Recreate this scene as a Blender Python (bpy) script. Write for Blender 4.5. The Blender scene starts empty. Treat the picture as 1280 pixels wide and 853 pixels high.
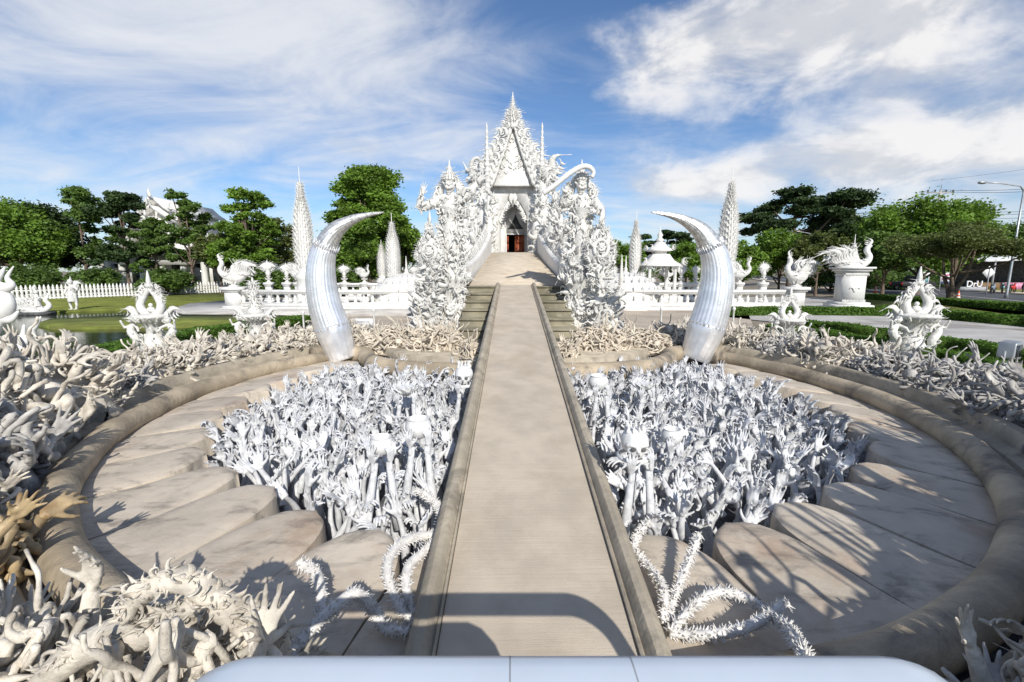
import bpy, math, random
import numpy as np
from mathutils import Vector, Matrix
random.seed(7); np.random.seed(7)
R = math.radians
SC = bpy.context.scene
COL = SC.collection
# ------------------------------------------------------------------ camera, light, exposure
CAM_H, PITCH, FPX = 2.4, R(8.8), 569.0
cd = bpy.data.cameras.new('camera'); cam = bpy.data.objects.new('camera', cd); COL.objects.link(cam)
CAM_X = -.16; cam.location = (CAM_X, 0, CAM_H); cam.rotation_euler = (R(90) - PITCH, 0, 0)
cd.lens = 16.0; cd.sensor_width = 36.0; cd.clip_start = 0.05; cd.clip_end = 3000
SC.camera = cam
SUN_EL, SUN_AZ = R(33), R(17)          # sun stands behind the camera, a little to the right
ld = bpy.data.lights.new('sun', 'SUN'); ld.energy = 4.8; ld.angle = R(0.53); ld.color = (1, .955, .88)
sun = bpy.data.objects.new('sun', ld); COL.objects.link(sun)
trav = Vector((-math.sin(SUN_AZ) * math.cos(SUN_EL), math.cos(SUN_AZ) * math.cos(SUN_EL), -math.sin(SUN_EL)))
sun.rotation_euler = trav.to_track_quat('-Z', 'Y').to_euler()
SC.view_settings.view_transform = 'Standard'; SC.view_settings.look = 'None'
SC.view_settings.exposure = 0.13; SC.view_settings.gamma = 1.0; SC.view_settings.use_curve_mapping = False

def nd(nt, t, **kw):
    n = nt.nodes.new(t)
    for k, v in kw.items():
        if k.startswith('i_'):
            key = k[2:]
            key = int(key) if key.isdigit() else key.replace('_', ' ')
            n.inputs[key].default_value = v
        else: setattr(n, k, v)
    return n
def lk(nt, a, b): nt.links.new(a, b)
def mth(nt, op, a, b=None, c=None, clamp=False):
    n = nt.nodes.new('ShaderNodeMath'); n.operation = op; n.use_clamp = clamp
    for i, x in enumerate((a, b, c)):
        if x is None: continue
        if isinstance(x, (int, float)): n.inputs[i].default_value = x
        else: nt.links.new(x, n.inputs[i])
    return n.outputs[0]
def sstep(nt, x, a, b):
    n = nt.nodes.new('ShaderNodeMapRange'); n.interpolation_type = 'SMOOTHSTEP'
    nt.links.new(x, n.inputs[0]); n.inputs[1].default_value = a; n.inputs[2].default_value = b
    return n.outputs[0]
def mixc(nt, f, a, b, mode='MIX'):
    n = nt.nodes.new('ShaderNodeMix'); n.data_type = 'RGBA'; n.blend_type = mode
    for i, x in ((0, f), (6, a), (7, b)):
        if isinstance(x, (int, float)): n.inputs[i].default_value = x
        elif isinstance(x, tuple): n.inputs[i].default_value = x if len(x) == 4 else (*x, 1)
        else: nt.links.new(x, n.inputs[i])
    return n.outputs[2]

def make_world():
    w = bpy.data.worlds.new('World'); SC.world = w; w.use_nodes = True; nt = w.node_tree; nt.nodes.clear()
    sky = nd(nt, 'ShaderNodeTexSky', sky_type='NISHITA', sun_disc=False, sun_elevation=SUN_EL,
             sun_rotation=math.pi - SUN_AZ, altitude=400, air_density=1.0, dust_density=0.6, ozone_density=1.6)
    tc = nd(nt, 'ShaderNodeTexCoord'); sp = nd(nt, 'ShaderNodeSeparateXYZ'); lk(nt, tc.outputs['Generated'], sp.inputs[0])
    X, Y, Z = sp.outputs
    zc = mth(nt, 'MAXIMUM', Z, 0.0)
    den = mth(nt, 'ADD', zc, 0.22)
    px, py = mth(nt, 'DIVIDE', X, den), mth(nt, 'DIVIDE', Y, den)     # cloud-deck plane overhead
    def noise(sx, sy, scale, det, rough, off=0.0, dist=0.0):
        c = nd(nt, 'ShaderNodeCombineXYZ')
        lk(nt, mth(nt, 'MULTIPLY_ADD', px, sx, off), c.inputs[0]); lk(nt, mth(nt, 'MULTIPLY_ADD', py, sy, off * 1.7), c.inputs[1]); c.inputs[2].default_value = off
        n = nd(nt, 'ShaderNodeTexNoise', i_Scale=scale, i_Detail=det, i_Roughness=rough, i_Distortion=dist); lk(nt, c.outputs[0], n.inputs['Vector'])
        return n.outputs['Fac']
    # azimuth / elevation of the view of the sky, for where each bank of cloud hangs
    az = mth(nt, 'ARCTAN2', X, Y); el = mth(nt, 'ARCSINE', Z)
    def bank(a, e, ra, re):
        da = mth(nt, 'DIVIDE', mth(nt, 'SUBTRACT', az, a), ra); de = mth(nt, 'DIVIDE', mth(nt, 'SUBTRACT', el, e), re)
        q = mth(nt, 'ADD', mth(nt, 'MULTIPLY', da, da), mth(nt, 'MULTIPLY', de, de))
        return mth(nt, 'EXPONENT', mth(nt, 'MULTIPLY', q, -1.0))
    # high thin cloud
    ci = noise(.9, 1.7, 1.5, 10, .60, 3.1, .9); ci2 = noise(1.2, .9, 1.1, 8, .6, 9.7, .5)
    cir = mth(nt, 'ADD', mth(nt, 'MULTIPLY', ci, .75), mth(nt, 'MULTIPLY', ci2, .35))
    b = mth(nt, 'MULTIPLY', bank(-.36, .40, .46, .20), .21)
    b = mth(nt, 'SUBTRACT', b, mth(nt, 'MULTIPLY', bank(.75, .50, .6, .2), .06))
    b = mth(nt, 'SUBTRACT', b, mth(nt, 'MULTIPLY', bank(-.95, .50, .34, .13), .20))
    b = mth(nt, 'SUBTRACT', b, mth(nt, 'MULTIPLY', bank(.10, .36, .13, .2), .13))
    b = mth(nt, 'SUBTRACT', b, mth(nt, 'MULTIPLY', bank(-.45, .17, .35, .05), .06))
    b = mth(nt, 'ADD', b, mth(nt, 'MULTIPLY', bank(.0, .03, 2.5, .10), .10))
    cf = mth(nt, 'MULTIPLY', sstep(nt, mth(nt, 'ADD', cir, b), .42, .90), .86)
    # heaped cloud, seen from its sunlit side; noise sampled on the view sphere so the heaps keep their shape low down
    cs = nd(nt, 'ShaderNodeCombineXYZ'); lk(nt, az, cs.inputs[0]); lk(nt, mth(nt, 'MULTIPLY', el, 1.9), cs.inputs[1])
    n1 = nd(nt, 'ShaderNodeTexNoise', i_Scale=5.2, i_Detail=12, i_Roughness=.58, i_Distortion=.25); lk(nt, cs.outputs[0], n1.inputs['Vector'])
    cu = n1.outputs['Fac']
    m = mth(nt, 'MULTIPLY', bank(.50, .385, .36, .105), .72)
    for a, e, ra, re, k in ((.50, .17, .45, .07, .36), (.92, .26, .30, .10, .36), (.33, .17, .2, .04, .26), (-.33, .24, .1, .035, .42), (-.2, .2, .09, .03, .3),
                            (-.75, .16, .35, .035, .26), (.95, .13, .3, .06, .22), (.72, .2, .2, .05, .22)):
        m = mth(nt, 'ADD', m, mth(nt, 'MULTIPLY', bank(a, e, ra, re), k))
    cuf = sstep(nt, mth(nt, 'ADD', mth(nt, 'MULTIPLY', cu, 1.15), m), .78, 1.22)
    cs2 = nd(nt, 'ShaderNodeVectorMath', operation='ADD'); lk(nt, cs.outputs[0], cs2.inputs[0]); cs2.inputs[1].default_value = (.03, .07, 0)
    n2 = nd(nt, 'ShaderNodeTexNoise', i_Scale=5.2, i_Detail=12, i_Roughness=.58, i_Distortion=.25); lk(nt, cs2.outputs[0], n2.inputs['Vector'])
    thick = sstep(nt, mth(nt, 'SUBTRACT', n2.outputs['Fac'], cu), -.09, .10)
    cucol = mixc(nt, thick, (12.8, 12.6, 12.5), (9.2, 9.4, 9.9))
    skyc = mixc(nt, 1.0, sky.outputs[0], (1.12, 1.40, 1.72), 'MULTIPLY')
    c = mixc(nt, cf, skyc, (11.6, 11.8, 12.2)); c = mixc(nt, mth(nt, 'MULTIPLY', cuf, .93), c, cucol)
    bg = nd(nt, 'ShaderNodeBackground'); bg.inputs[1].default_value = 0.068; lk(nt, c, bg.inputs[0])
    o = nd(nt, 'ShaderNodeOutputWorld'); lk(nt, bg.outputs[0], o.inputs[0])
make_world()

# ------------------------------------------------------------------ from the photograph's angles to places in the world
SP, CP = math.sin(PITCH), math.cos(PITCH)
def ray(u, v):
    a = (426.5 - v) / FPX
    return ((u - 640) / FPX, CP + SP * a, -SP + CP * a)
def G(u, v, z=0.0):                     # where that line of sight meets the level z
    r = ray(u, v); t = (z - CAM_H) / r[2]
    return Vector((CAM_X + r[0] * t, r[1] * t, z))
def P(u, v, Y):                         # ... or the distance Y
    r = ray(u, v); t = Y / r[1]
    return Vector((CAM_X + r[0] * t, Y, CAM_H + r[2] * t))

# ------------------------------------------------------------------ materials
MATS = {}
def mat(name, col, rough=.7, metal=0, var=.15, vscale=3.0, bump=0.0, bscale=30.0, stain=None, stain_scale=1.2, stain_amt=.5, coord='Object', spec=.4, trans=None, stretch=None, bdist=.02):
    m = bpy.data.materials.new(name); m.use_nodes = True; nt = m.node_tree
    bs = nt.nodes['Principled BSDF']
    tc = nd(nt, 'ShaderNodeTexCoord'); vec = tc.outputs[coord]
    if coord == 'World':
        pass
    if stretch:
        mp = nd(nt, 'ShaderNodeMapping'); mp.inputs['Scale'].default_value = stretch; lk(nt, vec, mp.inputs[0]); vec = mp.outputs[0]
    n = nd(nt, 'ShaderNodeTexNoise', i_Scale=vscale, i_Detail=6, i_Roughness=.6); lk(nt, vec, n.inputs['Vector'])
    d = tuple(max(0, c * (1 - var * 2)) for c in col); l = tuple(min(1, c * (1 + var)) for c in col)
    c = mixc(nt, sstep(nt, n.outputs['Fac'], .3, .7), d, l)
    if stain:
        n2 = nd(nt, 'ShaderNodeTexNoise', i_Scale=stain_scale, i_Detail=9, i_Roughness=.68, i_Distortion=.6); lk(nt, vec, n2.inputs['Vector'])
        c = mixc(nt, mth(nt, 'MULTIPLY', sstep(nt, n2.outputs['Fac'], .48, .68), stain_amt), c, stain)
    lk(nt, c, bs.inputs['Base Color'])
    bs.inputs['Roughness'].default_value = rough; bs.inputs['Metallic'].default_value = metal
    bs.inputs['Specular IOR Level'].default_value = spec
    if bump:
        n3 = nd(nt, 'ShaderNodeTexNoise', i_Scale=bscale, i_Detail=5, i_Roughness=.6); lk(nt, vec, n3.inputs['Vector'])
        b = nd(nt, 'ShaderNodeBump', i_Strength=bump, i_Distance=bdist); lk(nt, n3.outputs['Fac'], b.inputs['Height']); lk(nt, b.outputs[0], bs.inputs['Normal'])
    if trans:
        t = nd(nt, 'ShaderNodeBsdfTranslucent'); t.inputs[0].default_value = (*trans, 1)
        ms = nd(nt, 'ShaderNodeMixShader'); ms.inputs[0].default_value = .3
        lk(nt, bs.outputs[0], ms.inputs[1]); lk(nt, t.outputs[0], ms.inputs[2]); lk(nt, ms.outputs[0], nt.nodes['Material Output'].inputs[0])
    MATS[name] = m
    return m
mat('white', (.64, .63, .60), .6, var=.08, bump=.6, bscale=9, stain=(.50, .48, .43), stain_scale=1.3, stain_amt=.45, bdist=.04)
mat('white_clean', (.68, .67, .645), .5, var=.04, bump=.2, bscale=12, stain=(.48, .46, .41), stain_scale=.8, stain_amt=.45)
mat('hand_white', (.62, .625, .635), .6, var=.14, vscale=7, bump=.4, bscale=24, stain=(.27, .28, .31), stain_scale=5, stain_amt=.65, bdist=.008)
mat('pot_white', (.68, .68, .67), .45, var=.05, vscale=6, bump=.15, bscale=20, stain=(.5, .5, .48), stain_scale=3, stain_amt=.3)
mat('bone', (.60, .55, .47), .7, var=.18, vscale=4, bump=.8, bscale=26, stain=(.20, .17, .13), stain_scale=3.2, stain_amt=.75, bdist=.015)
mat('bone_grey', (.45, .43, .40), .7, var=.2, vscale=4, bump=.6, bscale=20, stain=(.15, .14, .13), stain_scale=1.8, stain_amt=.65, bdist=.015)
mat('root', (.60, .53, .43), .75, var=.15, vscale=3, bump=.5, bscale=18, stain=(.30, .24, .18), stain_scale=2.0, stain_amt=.5, bdist=.015)
mat('bone_yellow', (.40, .30, .17), .5, var=.2, vscale=5, bump=.4, bscale=18, stain=(.2, .1, .03), stain_scale=3, stain_amt=.5, bdist=.01)
mat('vine_white', (.66, .64, .61), .6, var=.08, vscale=9, bump=.3, bscale=50, bdist=.005)
mat('tusk_silver', (.84, .845, .86), .30, metal=.62, var=.08, vscale=4, bump=.35, bscale=26, bdist=.01)
mat('door_red', (.28, .07, .03), .45, var=.2, vscale=4)
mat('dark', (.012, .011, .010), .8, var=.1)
mat('dark_stone', (.10, .10, .10), .9, var=.3, vscale=3, bump=.4)
mat('pit_floor', (.11, .11, .12), .9, var=.3, vscale=4, bump=.5, bscale=14)  # dark base colour puts the shade of the gaps between arms into the floor
mat('grass', (.19, .22, .04), .9, var=.22, vscale=1.1, bump=.9, bscale=60, stain=(.17, .155, .05), stain_scale=.35, stain_amt=.6, bdist=.05)
mat('hedge', (.095, .185, .022), .7, var=.25, vscale=9, trans=(.12, .24, .02))
mat('leaf', (.11, .185, .035), .62, var=.3, vscale=.6, trans=(.10, .20, .02))
mat('leaf_bright', (.145, .25, .03), .6, var=.3, vscale=.6, trans=(.17, .30, .02))
mat('leaf_dark', (.05, .09, .024), .65, var=.3, vscale=.5, trans=(.02, .05, .010))
mat('leaf_olive', (.12, .15, .04), .6, var=.3, vscale=.8, trans=(.16, .20, .03))
mat('bark', (.16, .12, .09), .9, var=.25, vscale=5, bump=.6, bscale=14)
mat('asphalt', (.085, .088, .095), .9, var=.12, vscale=.6, bump=.2, bscale=60)
mat('paving', (.48, .46, .43), .8, var=.10, vscale=.7, bump=.15, stain=(.17, .14, .11), stain_scale=.28, stain_amt=.8)
mat('plaza', (.46, .39, .31), .85, var=.10, vscale=.5, bump=.2, stain=(.26, .21, .16), stain_scale=.3, stain_amt=.5)
mat('earth', (.26, .22, .17), .95, var=.2, vscale=.8, bump=.4, bscale=14, stain=(.13, .14, .05), stain_scale=.25, stain_amt=.5)
mat('tube', (.40, .33, .235), .66, var=.2, vscale=1.4, bump=.6, bscale=14, stain=(.10, .09, .08), stain_scale=1.3, stain_amt=.85, bdist=.03)
mat('kerb', (.42, .365, .28), .7, var=.16, vscale=1.6, bump=.5, bscale=16, stain=(.13, .115, .09), stain_scale=1.6, stain_amt=.7)
mat('step', (.25, .225, .16), .85, var=.18, vscale=1.4, bump=.4, stain=(.12, .12, .07), stain_scale=1.5, stain_amt=.5)
mat('grey_paint', (.35, .36, .38), .5, var=.1, bump=.1)
mat('metal_grey', (.40, .42, .44), .45, metal=.6, var=.1)
mat('orange', (.80, .12, .03), .5, var=.08); mat('white_sheet', (.8, .8, .8), .5, var=.04)
mat('tent', (.80, .80, .78), .6, var=.04); mat('blue_grey', (.2, .25, .3), .6)
mat('red', (.5, .03, .03), .5); mat('black', (.02, .02, .02), .5); mat('tyre', (.02, .02, .02), .8); mat('glass_dark', (.03, .035, .04), .1)
mat('wood', (.2, .12, .06), .7, var=.2); mat('concrete_pole', (.4, .38, .35), .8, var=.1)
mat('rail', (.56, .62, .69), .25, var=.03, vscale=1.5, spec=.6)
mat('sign_blue', (.09, .12, .22), .6); mat('pink', (.62, .25, .38), .5); mat('teal', (.2, .42, .45), .5)
mat('roof_grey', (.18, .19, .21), .6, var=.15)

def deck_material():
    m = mat('deck', (.50, .43, .34), .85, var=.07, vscale=2.2, bump=0, stain=(.38, .30, .21), stain_scale=.55, stain_amt=.4)
    nt = m.node_tree; bs = nt.nodes['Principled BSDF']
    tc = nd(nt, 'ShaderNodeTexCoord')
    mp = nd(nt, 'ShaderNodeMapping'); mp.inputs['Scale'].default_value = (.9, 26, 1); lk(nt, tc.outputs['Object'], mp.inputs[0])
    n = nd(nt, 'ShaderNodeTexNoise', i_Scale=1.3, i_Detail=9, i_Roughness=.75, i_Distortion=.3); lk(nt, mp.outputs[0], n.inputs['Vector'])
    n2 = nd(nt, 'ShaderNodeTexNoise', i_Scale=120, i_Detail=4); lk(nt, tc.outputs['Object'], n2.inputs['Vector'])
    h = mth(nt, 'ADD', n.outputs['Fac'], mth(nt, 'MULTIPLY', n2.outputs['Fac'], .5))
    b = nd(nt, 'ShaderNodeBump', i_Strength=.42, i_Distance=.012); lk(nt, h, b.inputs['Height']); lk(nt, b.outputs[0], bs.inputs['Normal'])
deck_material()
def petal_material():
    m = mat('petal', (.54, .47, .38), .6, var=.10, vscale=1.0, bump=0, stain=(.24, .12, .055), stain_scale=.8, stain_amt=.45)
    nt = m.node_tree; bs = nt.nodes['Principled BSDF']
    tc = nd(nt, 'ShaderNodeTexCoord')
    # dark weathering streaks that run across the slab
    mp = nd(nt, 'ShaderNodeMapping'); mp.inputs['Scale'].default_value = (1.0, 2.6, 1); mp.inputs['Rotation'].default_value = (0, 0, .6); lk(nt, tc.outputs['Object'], mp.inputs[0])
    n = nd(nt, 'ShaderNodeTexNoise', i_Scale=1.5, i_Detail=10, i_Roughness=.7, i_Distortion=.4); lk(nt, mp.outputs[0], n.inputs['Vector'])
    old = bs.inputs['Base Color'].links[0].from_socket
    c = mixc(nt, mth(nt, 'MULTIPLY', sstep(nt, n.outputs['Fac'], .49, .70), .65), old, (.10, .09, .08))
    lk(nt, c, bs.inputs['Base Color'])
    n3 = nd(nt, 'ShaderNodeTexNoise', i_Scale=9, i_Detail=8, i_Roughness=.6); lk(nt, tc.outputs['Object'], n3.inputs['Vector'])
    b = nd(nt, 'ShaderNodeBump', i_Strength=.35, i_Distance=.03); lk(nt, n3.outputs['Fac'], b.inputs['Height']); lk(nt, b.outputs[0], bs.inputs['Normal'])
petal_material()
def water_material():
    m = bpy.data.materials.new('water'); m.use_nodes = True; nt = m.node_tree; bs = nt.nodes['Principled BSDF']; MATS['water'] = m
    bs.inputs['Base Color'].default_value = (.018, .028, .012, 1); bs.inputs['Roughness'].default_value = .04
    tc = nd(nt, 'ShaderNodeTexCoord')
    mp = nd(nt, 'ShaderNodeMapping'); mp.inputs['Scale'].default_value = (1, 2.2, 1); lk(nt, tc.outputs['Object'], mp.inputs[0])
    n = nd(nt, 'ShaderNodeTexNoise', i_Scale=2.4, i_Detail=4); lk(nt, mp.outputs[0], n.inputs['Vector'])
    b = nd(nt, 'ShaderNodeBump', i_Strength=.18, i_Distance=.04); lk(nt, n.outputs['Fac'], b.inputs['Height']); lk(nt, b.outputs[0], bs.inputs['Normal'])
water_material()

# ------------------------------------------------------------------ mesh builder
def frame(d, up=None):
    d = Vector(d).normalized(); up = Vector(up) if up is not None else Vector((0, 0, 1))
    x = up.cross(d)
    if x.length < 1e-4: x = Vector((1, 0, 0)).cross(d)
    if x.length < 1e-4: x = Vector((0, 1, 0))
    x.normalize(); y = d.cross(x)
    return x, y, d
class MB:
    def __init__(s): s.c = []
    def add(s, V, F): s.c.append((np.asarray(V, dtype=np.float64).reshape(-1, 3), F if isinstance(F, list) else [F]))
    def put(s, T, loc, zdir=(0, 0, 1), xdir=None, sc=1.0):
        """a copy of a template shape, its z axis along zdir, its x axis towards xdir"""
        z = Vector(zdir).normalized()
        x = Vector(xdir) if xdir is not None else Vector((random.uniform(-1, 1), random.uniform(-1, 1), random.uniform(-1, 1)))
        x = x - z * x.dot(z)
        if x.length < 1e-5: x = z.orthogonal()
        x.normalize(); y = z.cross(x)
        if isinstance(sc, (int, float)): sc = (sc, sc, sc)
        M = np.array([[x[i] * sc[0], y[i] * sc[1], z[i] * sc[2]] for i in range(3)])
        for V, F in T.c: s.c.append((V @ M.T + np.array(tuple(loc)), F))
    def xform(s, M):
        A = np.array(M); s.c = [(V @ A[:3, :3].T + A[:3, 3], F) for V, F in s.c]; return s
    def box(s, lo, hi):
        x0, y0, z0 = lo; x1, y1, z1 = hi
        s.add([(x0, y0, z0), (x1, y0, z0), (x1, y1, z0), (x0, y1, z0), (x0, y0, z1), (x1, y0, z1), (x1, y1, z1), (x0, y1, z1)],
              np.array([(0, 3, 2, 1), (4, 5, 6, 7), (0, 1, 5, 4), (1, 2, 6, 5), (2, 3, 7, 6), (3, 0, 4, 7)]))
    def cbox(s, c, size, d=(0, 1, 0)):
        t = MB(); t.box(tuple(-q / 2 for q in size), tuple(q / 2 for q in size)); s.put(t, c, (0, 0, 1), Vector(d).cross(Vector((0, 0, 1))))
    def bbox(s, lo, hi, b=.02):
        """box with chamfered edges round the top"""
        x0, y0, z0 = lo; x1, y1, z1 = hi
        s.box((x0, y0, z0), (x1, y1, z1 - b))
        V = [(x0, y0, z1 - b), (x1, y0, z1 - b), (x1, y1, z1 - b), (x0, y1, z1 - b), (x0 + b, y0 + b, z1), (x1 - b, y0 + b, z1), (x1 - b, y1 - b, z1), (x0 + b, y1 - b, z1)]
        s.add(V, np.array([(4, 5, 6, 7), (0, 1, 5, 4), (1, 2, 6, 5), (2, 3, 7, 6), (3, 0, 4, 7)]))
    def tube(s, pts, rad, n=8, flat=1.0, up=None, cap=True, closed=False):
        pts = [Vector(p) for p in pts]; k = len(pts)
        if isinstance(rad, (int, float)): rad = [rad] * k
        V = np.zeros((k * n, 3)); px = None
        ang = np.arange(n) * 2 * math.pi / n; ca, sa = np.cos(ang), np.sin(ang)
        for i in range(k):
            if closed: d = pts[(i + 1) % k] - pts[i - 1]
            else: d = pts[min(i + 1, k - 1)] - pts[max(i - 1, 0)]
            if d.length < 1e-9: d = Vector((0, 0, 1))
            d.normalize()
            if px is None or up is not None: x, y, _ = frame(d, up)
            else:
                x = px - d * px.dot(d)
                if x.length < 1e-6: x = d.orthogonal()
                x.normalize(); y = d.cross(x)
            px = x
            V[i * n:(i + 1) * n] = np.array(tuple(pts[i])) + rad[i] * (np.outer(ca, tuple(x)) + np.outer(sa * flat, tuple(y)))
        a = np.arange(n); b = (a + 1) % n; F = []
        rows = range(k if closed else k - 1)
        for i in rows:
            o, q = i * n, ((i + 1) % k) * n
            F.append(np.stack([o + a, o + b, q + b, q + a], 1))
        L = [np.concatenate(F)]
        if cap and not closed: L += [np.arange(n)[::-1][None, :], (np.arange(n) + (k - 1) * n)[None, :]]
        s.add(V, L)
    def lathe(s, prof, c=(0, 0, 0), n=16, cap=True, a0=0, sx=1, sy=1):
        k = len(prof); ang = np.arange(n) * 2 * math.pi / n + a0
        V = np.array([(c[0] + r * math.cos(t) * sx, c[1] + r * math.sin(t) * sy, c[2] + z) for r, z in prof for t in ang])
        a = np.arange(n); b = (a + 1) % n
        F = [np.concatenate([np.stack([i * n + a, i * n + b, (i + 1) * n + b, (i + 1) * n + a], 1) for i in range(k - 1)])]
        if cap: F += [np.arange(n)[::-1][None, :], (np.arange(n) + (k - 1) * n)[None, :]]
        s.add(V, F)
    def ball(s, c, r, n=10, m=7, sc=(1, 1, 1)):
        prof = [(max(1e-4, math.sin(math.pi * i / m)), -math.cos(math.pi * i / m)) for i in range(m + 1)]
        t = MB(); t.lathe(prof, n=n); V, F = t.c[0]
        s.add(V * r * np.array(sc) + np.array(tuple(c)), F)
    def prism(s, poly, o, ax, ay, depth):
        """outline (a, b) in the plane of ax, ay at o, given its thickness along ax x ay"""
        o, ax, ay = Vector(o), Vector(ax), Vector(ay); nrm = ax.cross(ay).normalized() * depth; k = len(poly)
        V = [tuple(o + ax * a + ay * b) for a, b in poly] + [tuple(o + ax * a + ay * b + nrm) for a, b in poly]
        i = np.arange(k); j = (i + 1) % k
        s.add(V, [np.arange(k)[::-1][None, :], (np.arange(k) + k)[None, :], np.stack([i, j, j + k, i + k], 1)])
    def grid(s, f, nu, nv, wrap=False):
        V = [f(i / nu, j / nv) for j in range(nv + 1) for i in range(nu + 1)]
        i, j = np.meshgrid(np.arange(nu), np.arange(nv)); o = (j * (nu + 1) + i).ravel()
        s.add(V, np.stack([o, o + 1, o + nu + 2, o + nu + 1], 1))
    def mesh(s, name, smooth=True):
        me = bpy.data.meshes.new(name); off = 0; Vs = []; loops = []; tot = []
        for V, FL in s.c:
            Vs.append(V)
            for F in FL:
                F = np.asarray(F); loops.append((F + off).ravel()); tot.append(np.full(F.shape[0], F.shape[1], dtype=np.int32))
            off += len(V)
        if not Vs: return me
        V = np.concatenate(Vs); L = np.concatenate(loops).astype(np.int32); T = np.concatenate(tot)
        st = np.concatenate([[0], np.cumsum(T)[:-1]]).astype(np.int32)
        me.vertices.add(len(V)); me.vertices.foreach_set('co', V.ravel().astype(np.float32))
        me.loops.add(len(L)); me.loops.foreach_set('vertex_index', L)
        me.polygons.add(len(T)); me.polygons.foreach_set('loop_start', st); me.polygons.foreach_set('loop_total', T)
        if smooth: me.polygons.foreach_set('use_smooth', np.ones(len(T), dtype=bool))
        me.update(calc_edges=True); me.validate()
        return me
    def build(s, name, m, parent=None, smooth=True, loc=None, label=None, auto=None):
        me = s.mesh(name, smooth); me.materials.append(MATS[m] if isinstance(m, str) else m)
        if smooth and auto is not None:
            try: me.set_sharp_from_angle(angle=R(auto))
            except Exception: pass
        return link(name, me, parent, loc, label)
def link(name, me, parent=None, loc=None, label=None):
    o = bpy.data.objects.new(name, me); COL.objects.link(o)
    if parent is not None: o.parent = parent
    if loc is not None: o.location = loc
    if label: o['label'] = label
    return o
def thing(name, label, cat, group=None, loc=(0, 0, 0), rz=0):
    o = bpy.data.objects.new(name, None); COL.objects.link(o); o.location = loc; o.rotation_euler = (0, 0, rz)
    o.empty_display_size = .2
    return tag(o, label, cat, group)
def tag(o, label, cat, group=None):
    o['label'] = label; o['category'] = cat
    if group: o['group'] = group
    return o
def struct(mb, name, m, smooth=False, loc=None):
    o = mb.build(name, m, smooth=smooth, loc=loc); o['kind'] = 'structure'; return o
def copy_tree(o, parent=None):
    c = o.copy(); COL.objects.link(c)
    if parent is not None: c.parent = parent
    for ch in o.children: copy_tree(ch, c)
    return c
def bake(mb, voxel, smooth=2, name='t', keep=1.0):
    """fuse overlapping shapes into one continuous skin"""
    me = mb.mesh(name); ob = bpy.data.objects.new(name, me); COL.objects.link(ob)
    r = ob.modifiers.new('r', 'REMESH'); r.mode = 'VOXEL'; r.voxel_size = voxel; r.adaptivity = 0
    if smooth:
        q = ob.modifiers.new('s', 'SMOOTH'); q.factor = .5; q.iterations = smooth
    if keep < 1:
        dc = ob.modifiers.new('d', 'DECIMATE'); dc.ratio = keep
    dg = bpy.context.evaluated_depsgraph_get(); ev = ob.evaluated_get(dg)
    m2 = bpy.data.meshes.new_from_object(ev)
    V = np.zeros(len(m2.vertices) * 3, dtype=np.float32); m2.vertices.foreach_get('co', V)
    T = np.zeros(len(m2.polygons), dtype=np.int32); m2.polygons.foreach_get('loop_total', T)
    L = np.zeros(len(m2.loops), dtype=np.int32); m2.loops.foreach_get('vertex_index', L)
    st = np.zeros(len(m2.polygons), dtype=np.int32); m2.polygons.foreach_get('loop_start', st)
    Fs = []
    for k in np.unique(T):
        idx = st[T == k]; Fs.append(L[idx[:, None] + np.arange(k)[None, :]])
    out = MB(); out.c.append((V.reshape(-1, 3).astype(np.float64), Fs))
    bpy.data.objects.remove(ob); bpy.data.meshes.remove(me); bpy.data.meshes.remove(m2)
    return out
def catmull(pts, n=6):
    pts = [Vector(p) for p in pts]; out = []
    for i in range(len(pts) - 1):
        p0, p1, p2, p3 = pts[max(i - 1, 0)], pts[i], pts[i + 1], pts[min(i + 2, len(pts) - 1)]
        for k in range(n):
            t = k / n
            out.append(.5 * ((2 * p1) + (p2 - p0) * t + (2 * p0 - 5 * p1 + 4 * p2 - p3) * t * t + (3 * p1 - p0 - 3 * p2 + p3) * t ** 3))
    out.append(pts[-1]); return out
U = random.uniform
# ------------------------------------------------------------------ carved ornament: flame leaves and hooks, height 1, curling towards +x
def flame_T(curl=.5, w=.16, n=6, segs=8, flat=.55, hook=0.0):
    t = MB(); pts = []; rad = []
    for i in range(segs + 1):
        s = i / segs
        x = curl * (math.sin(s * math.pi * 1.35 - .35) * .35 + .12) * (1 if hook == 0 else 1) + hook * s * s * .5
        z = s * (1 - .25 * hook * s)
        pts.append((x, 0, z)); rad.append(max(.012, w * 1.2 * (math.sin(min(1, s * 1.0 + .22) * math.pi) ** .8) * (1 - s * .75)))
    t.tube(pts, rad, n=n, flat=flat, up=(0, 1, 0)); return t
def scroll_T(turn=1.3, w=.11, n=6, segs=14):
    t = MB(); pts = []; rad = []; p = Vector((0, 0, 0)); a = 0.0
    for i in range(segs + 1):
        s = i / segs; pts.append(p.copy()); rad.append(max(.006, w * (1 - s) ** .7 + .01))
        a += turn * 2 * math.pi / segs * (.25 + 1.5 * s * s); st = 1.35 / segs * (1 - .55 * s)
        p = p + Vector((math.sin(a), 0, math.cos(a))) * st
    t.tube(pts, rad, n=n, flat=.6, up=(0, 1, 0)); return t
F1, F2, F3, F4 = flame_T(.8), flame_T(.25, .2), flame_T(.5, .14, hook=.7), flame_T(1.3, .12)
S1, S2 = scroll_T(1.0), scroll_T(.75, .13)
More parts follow.
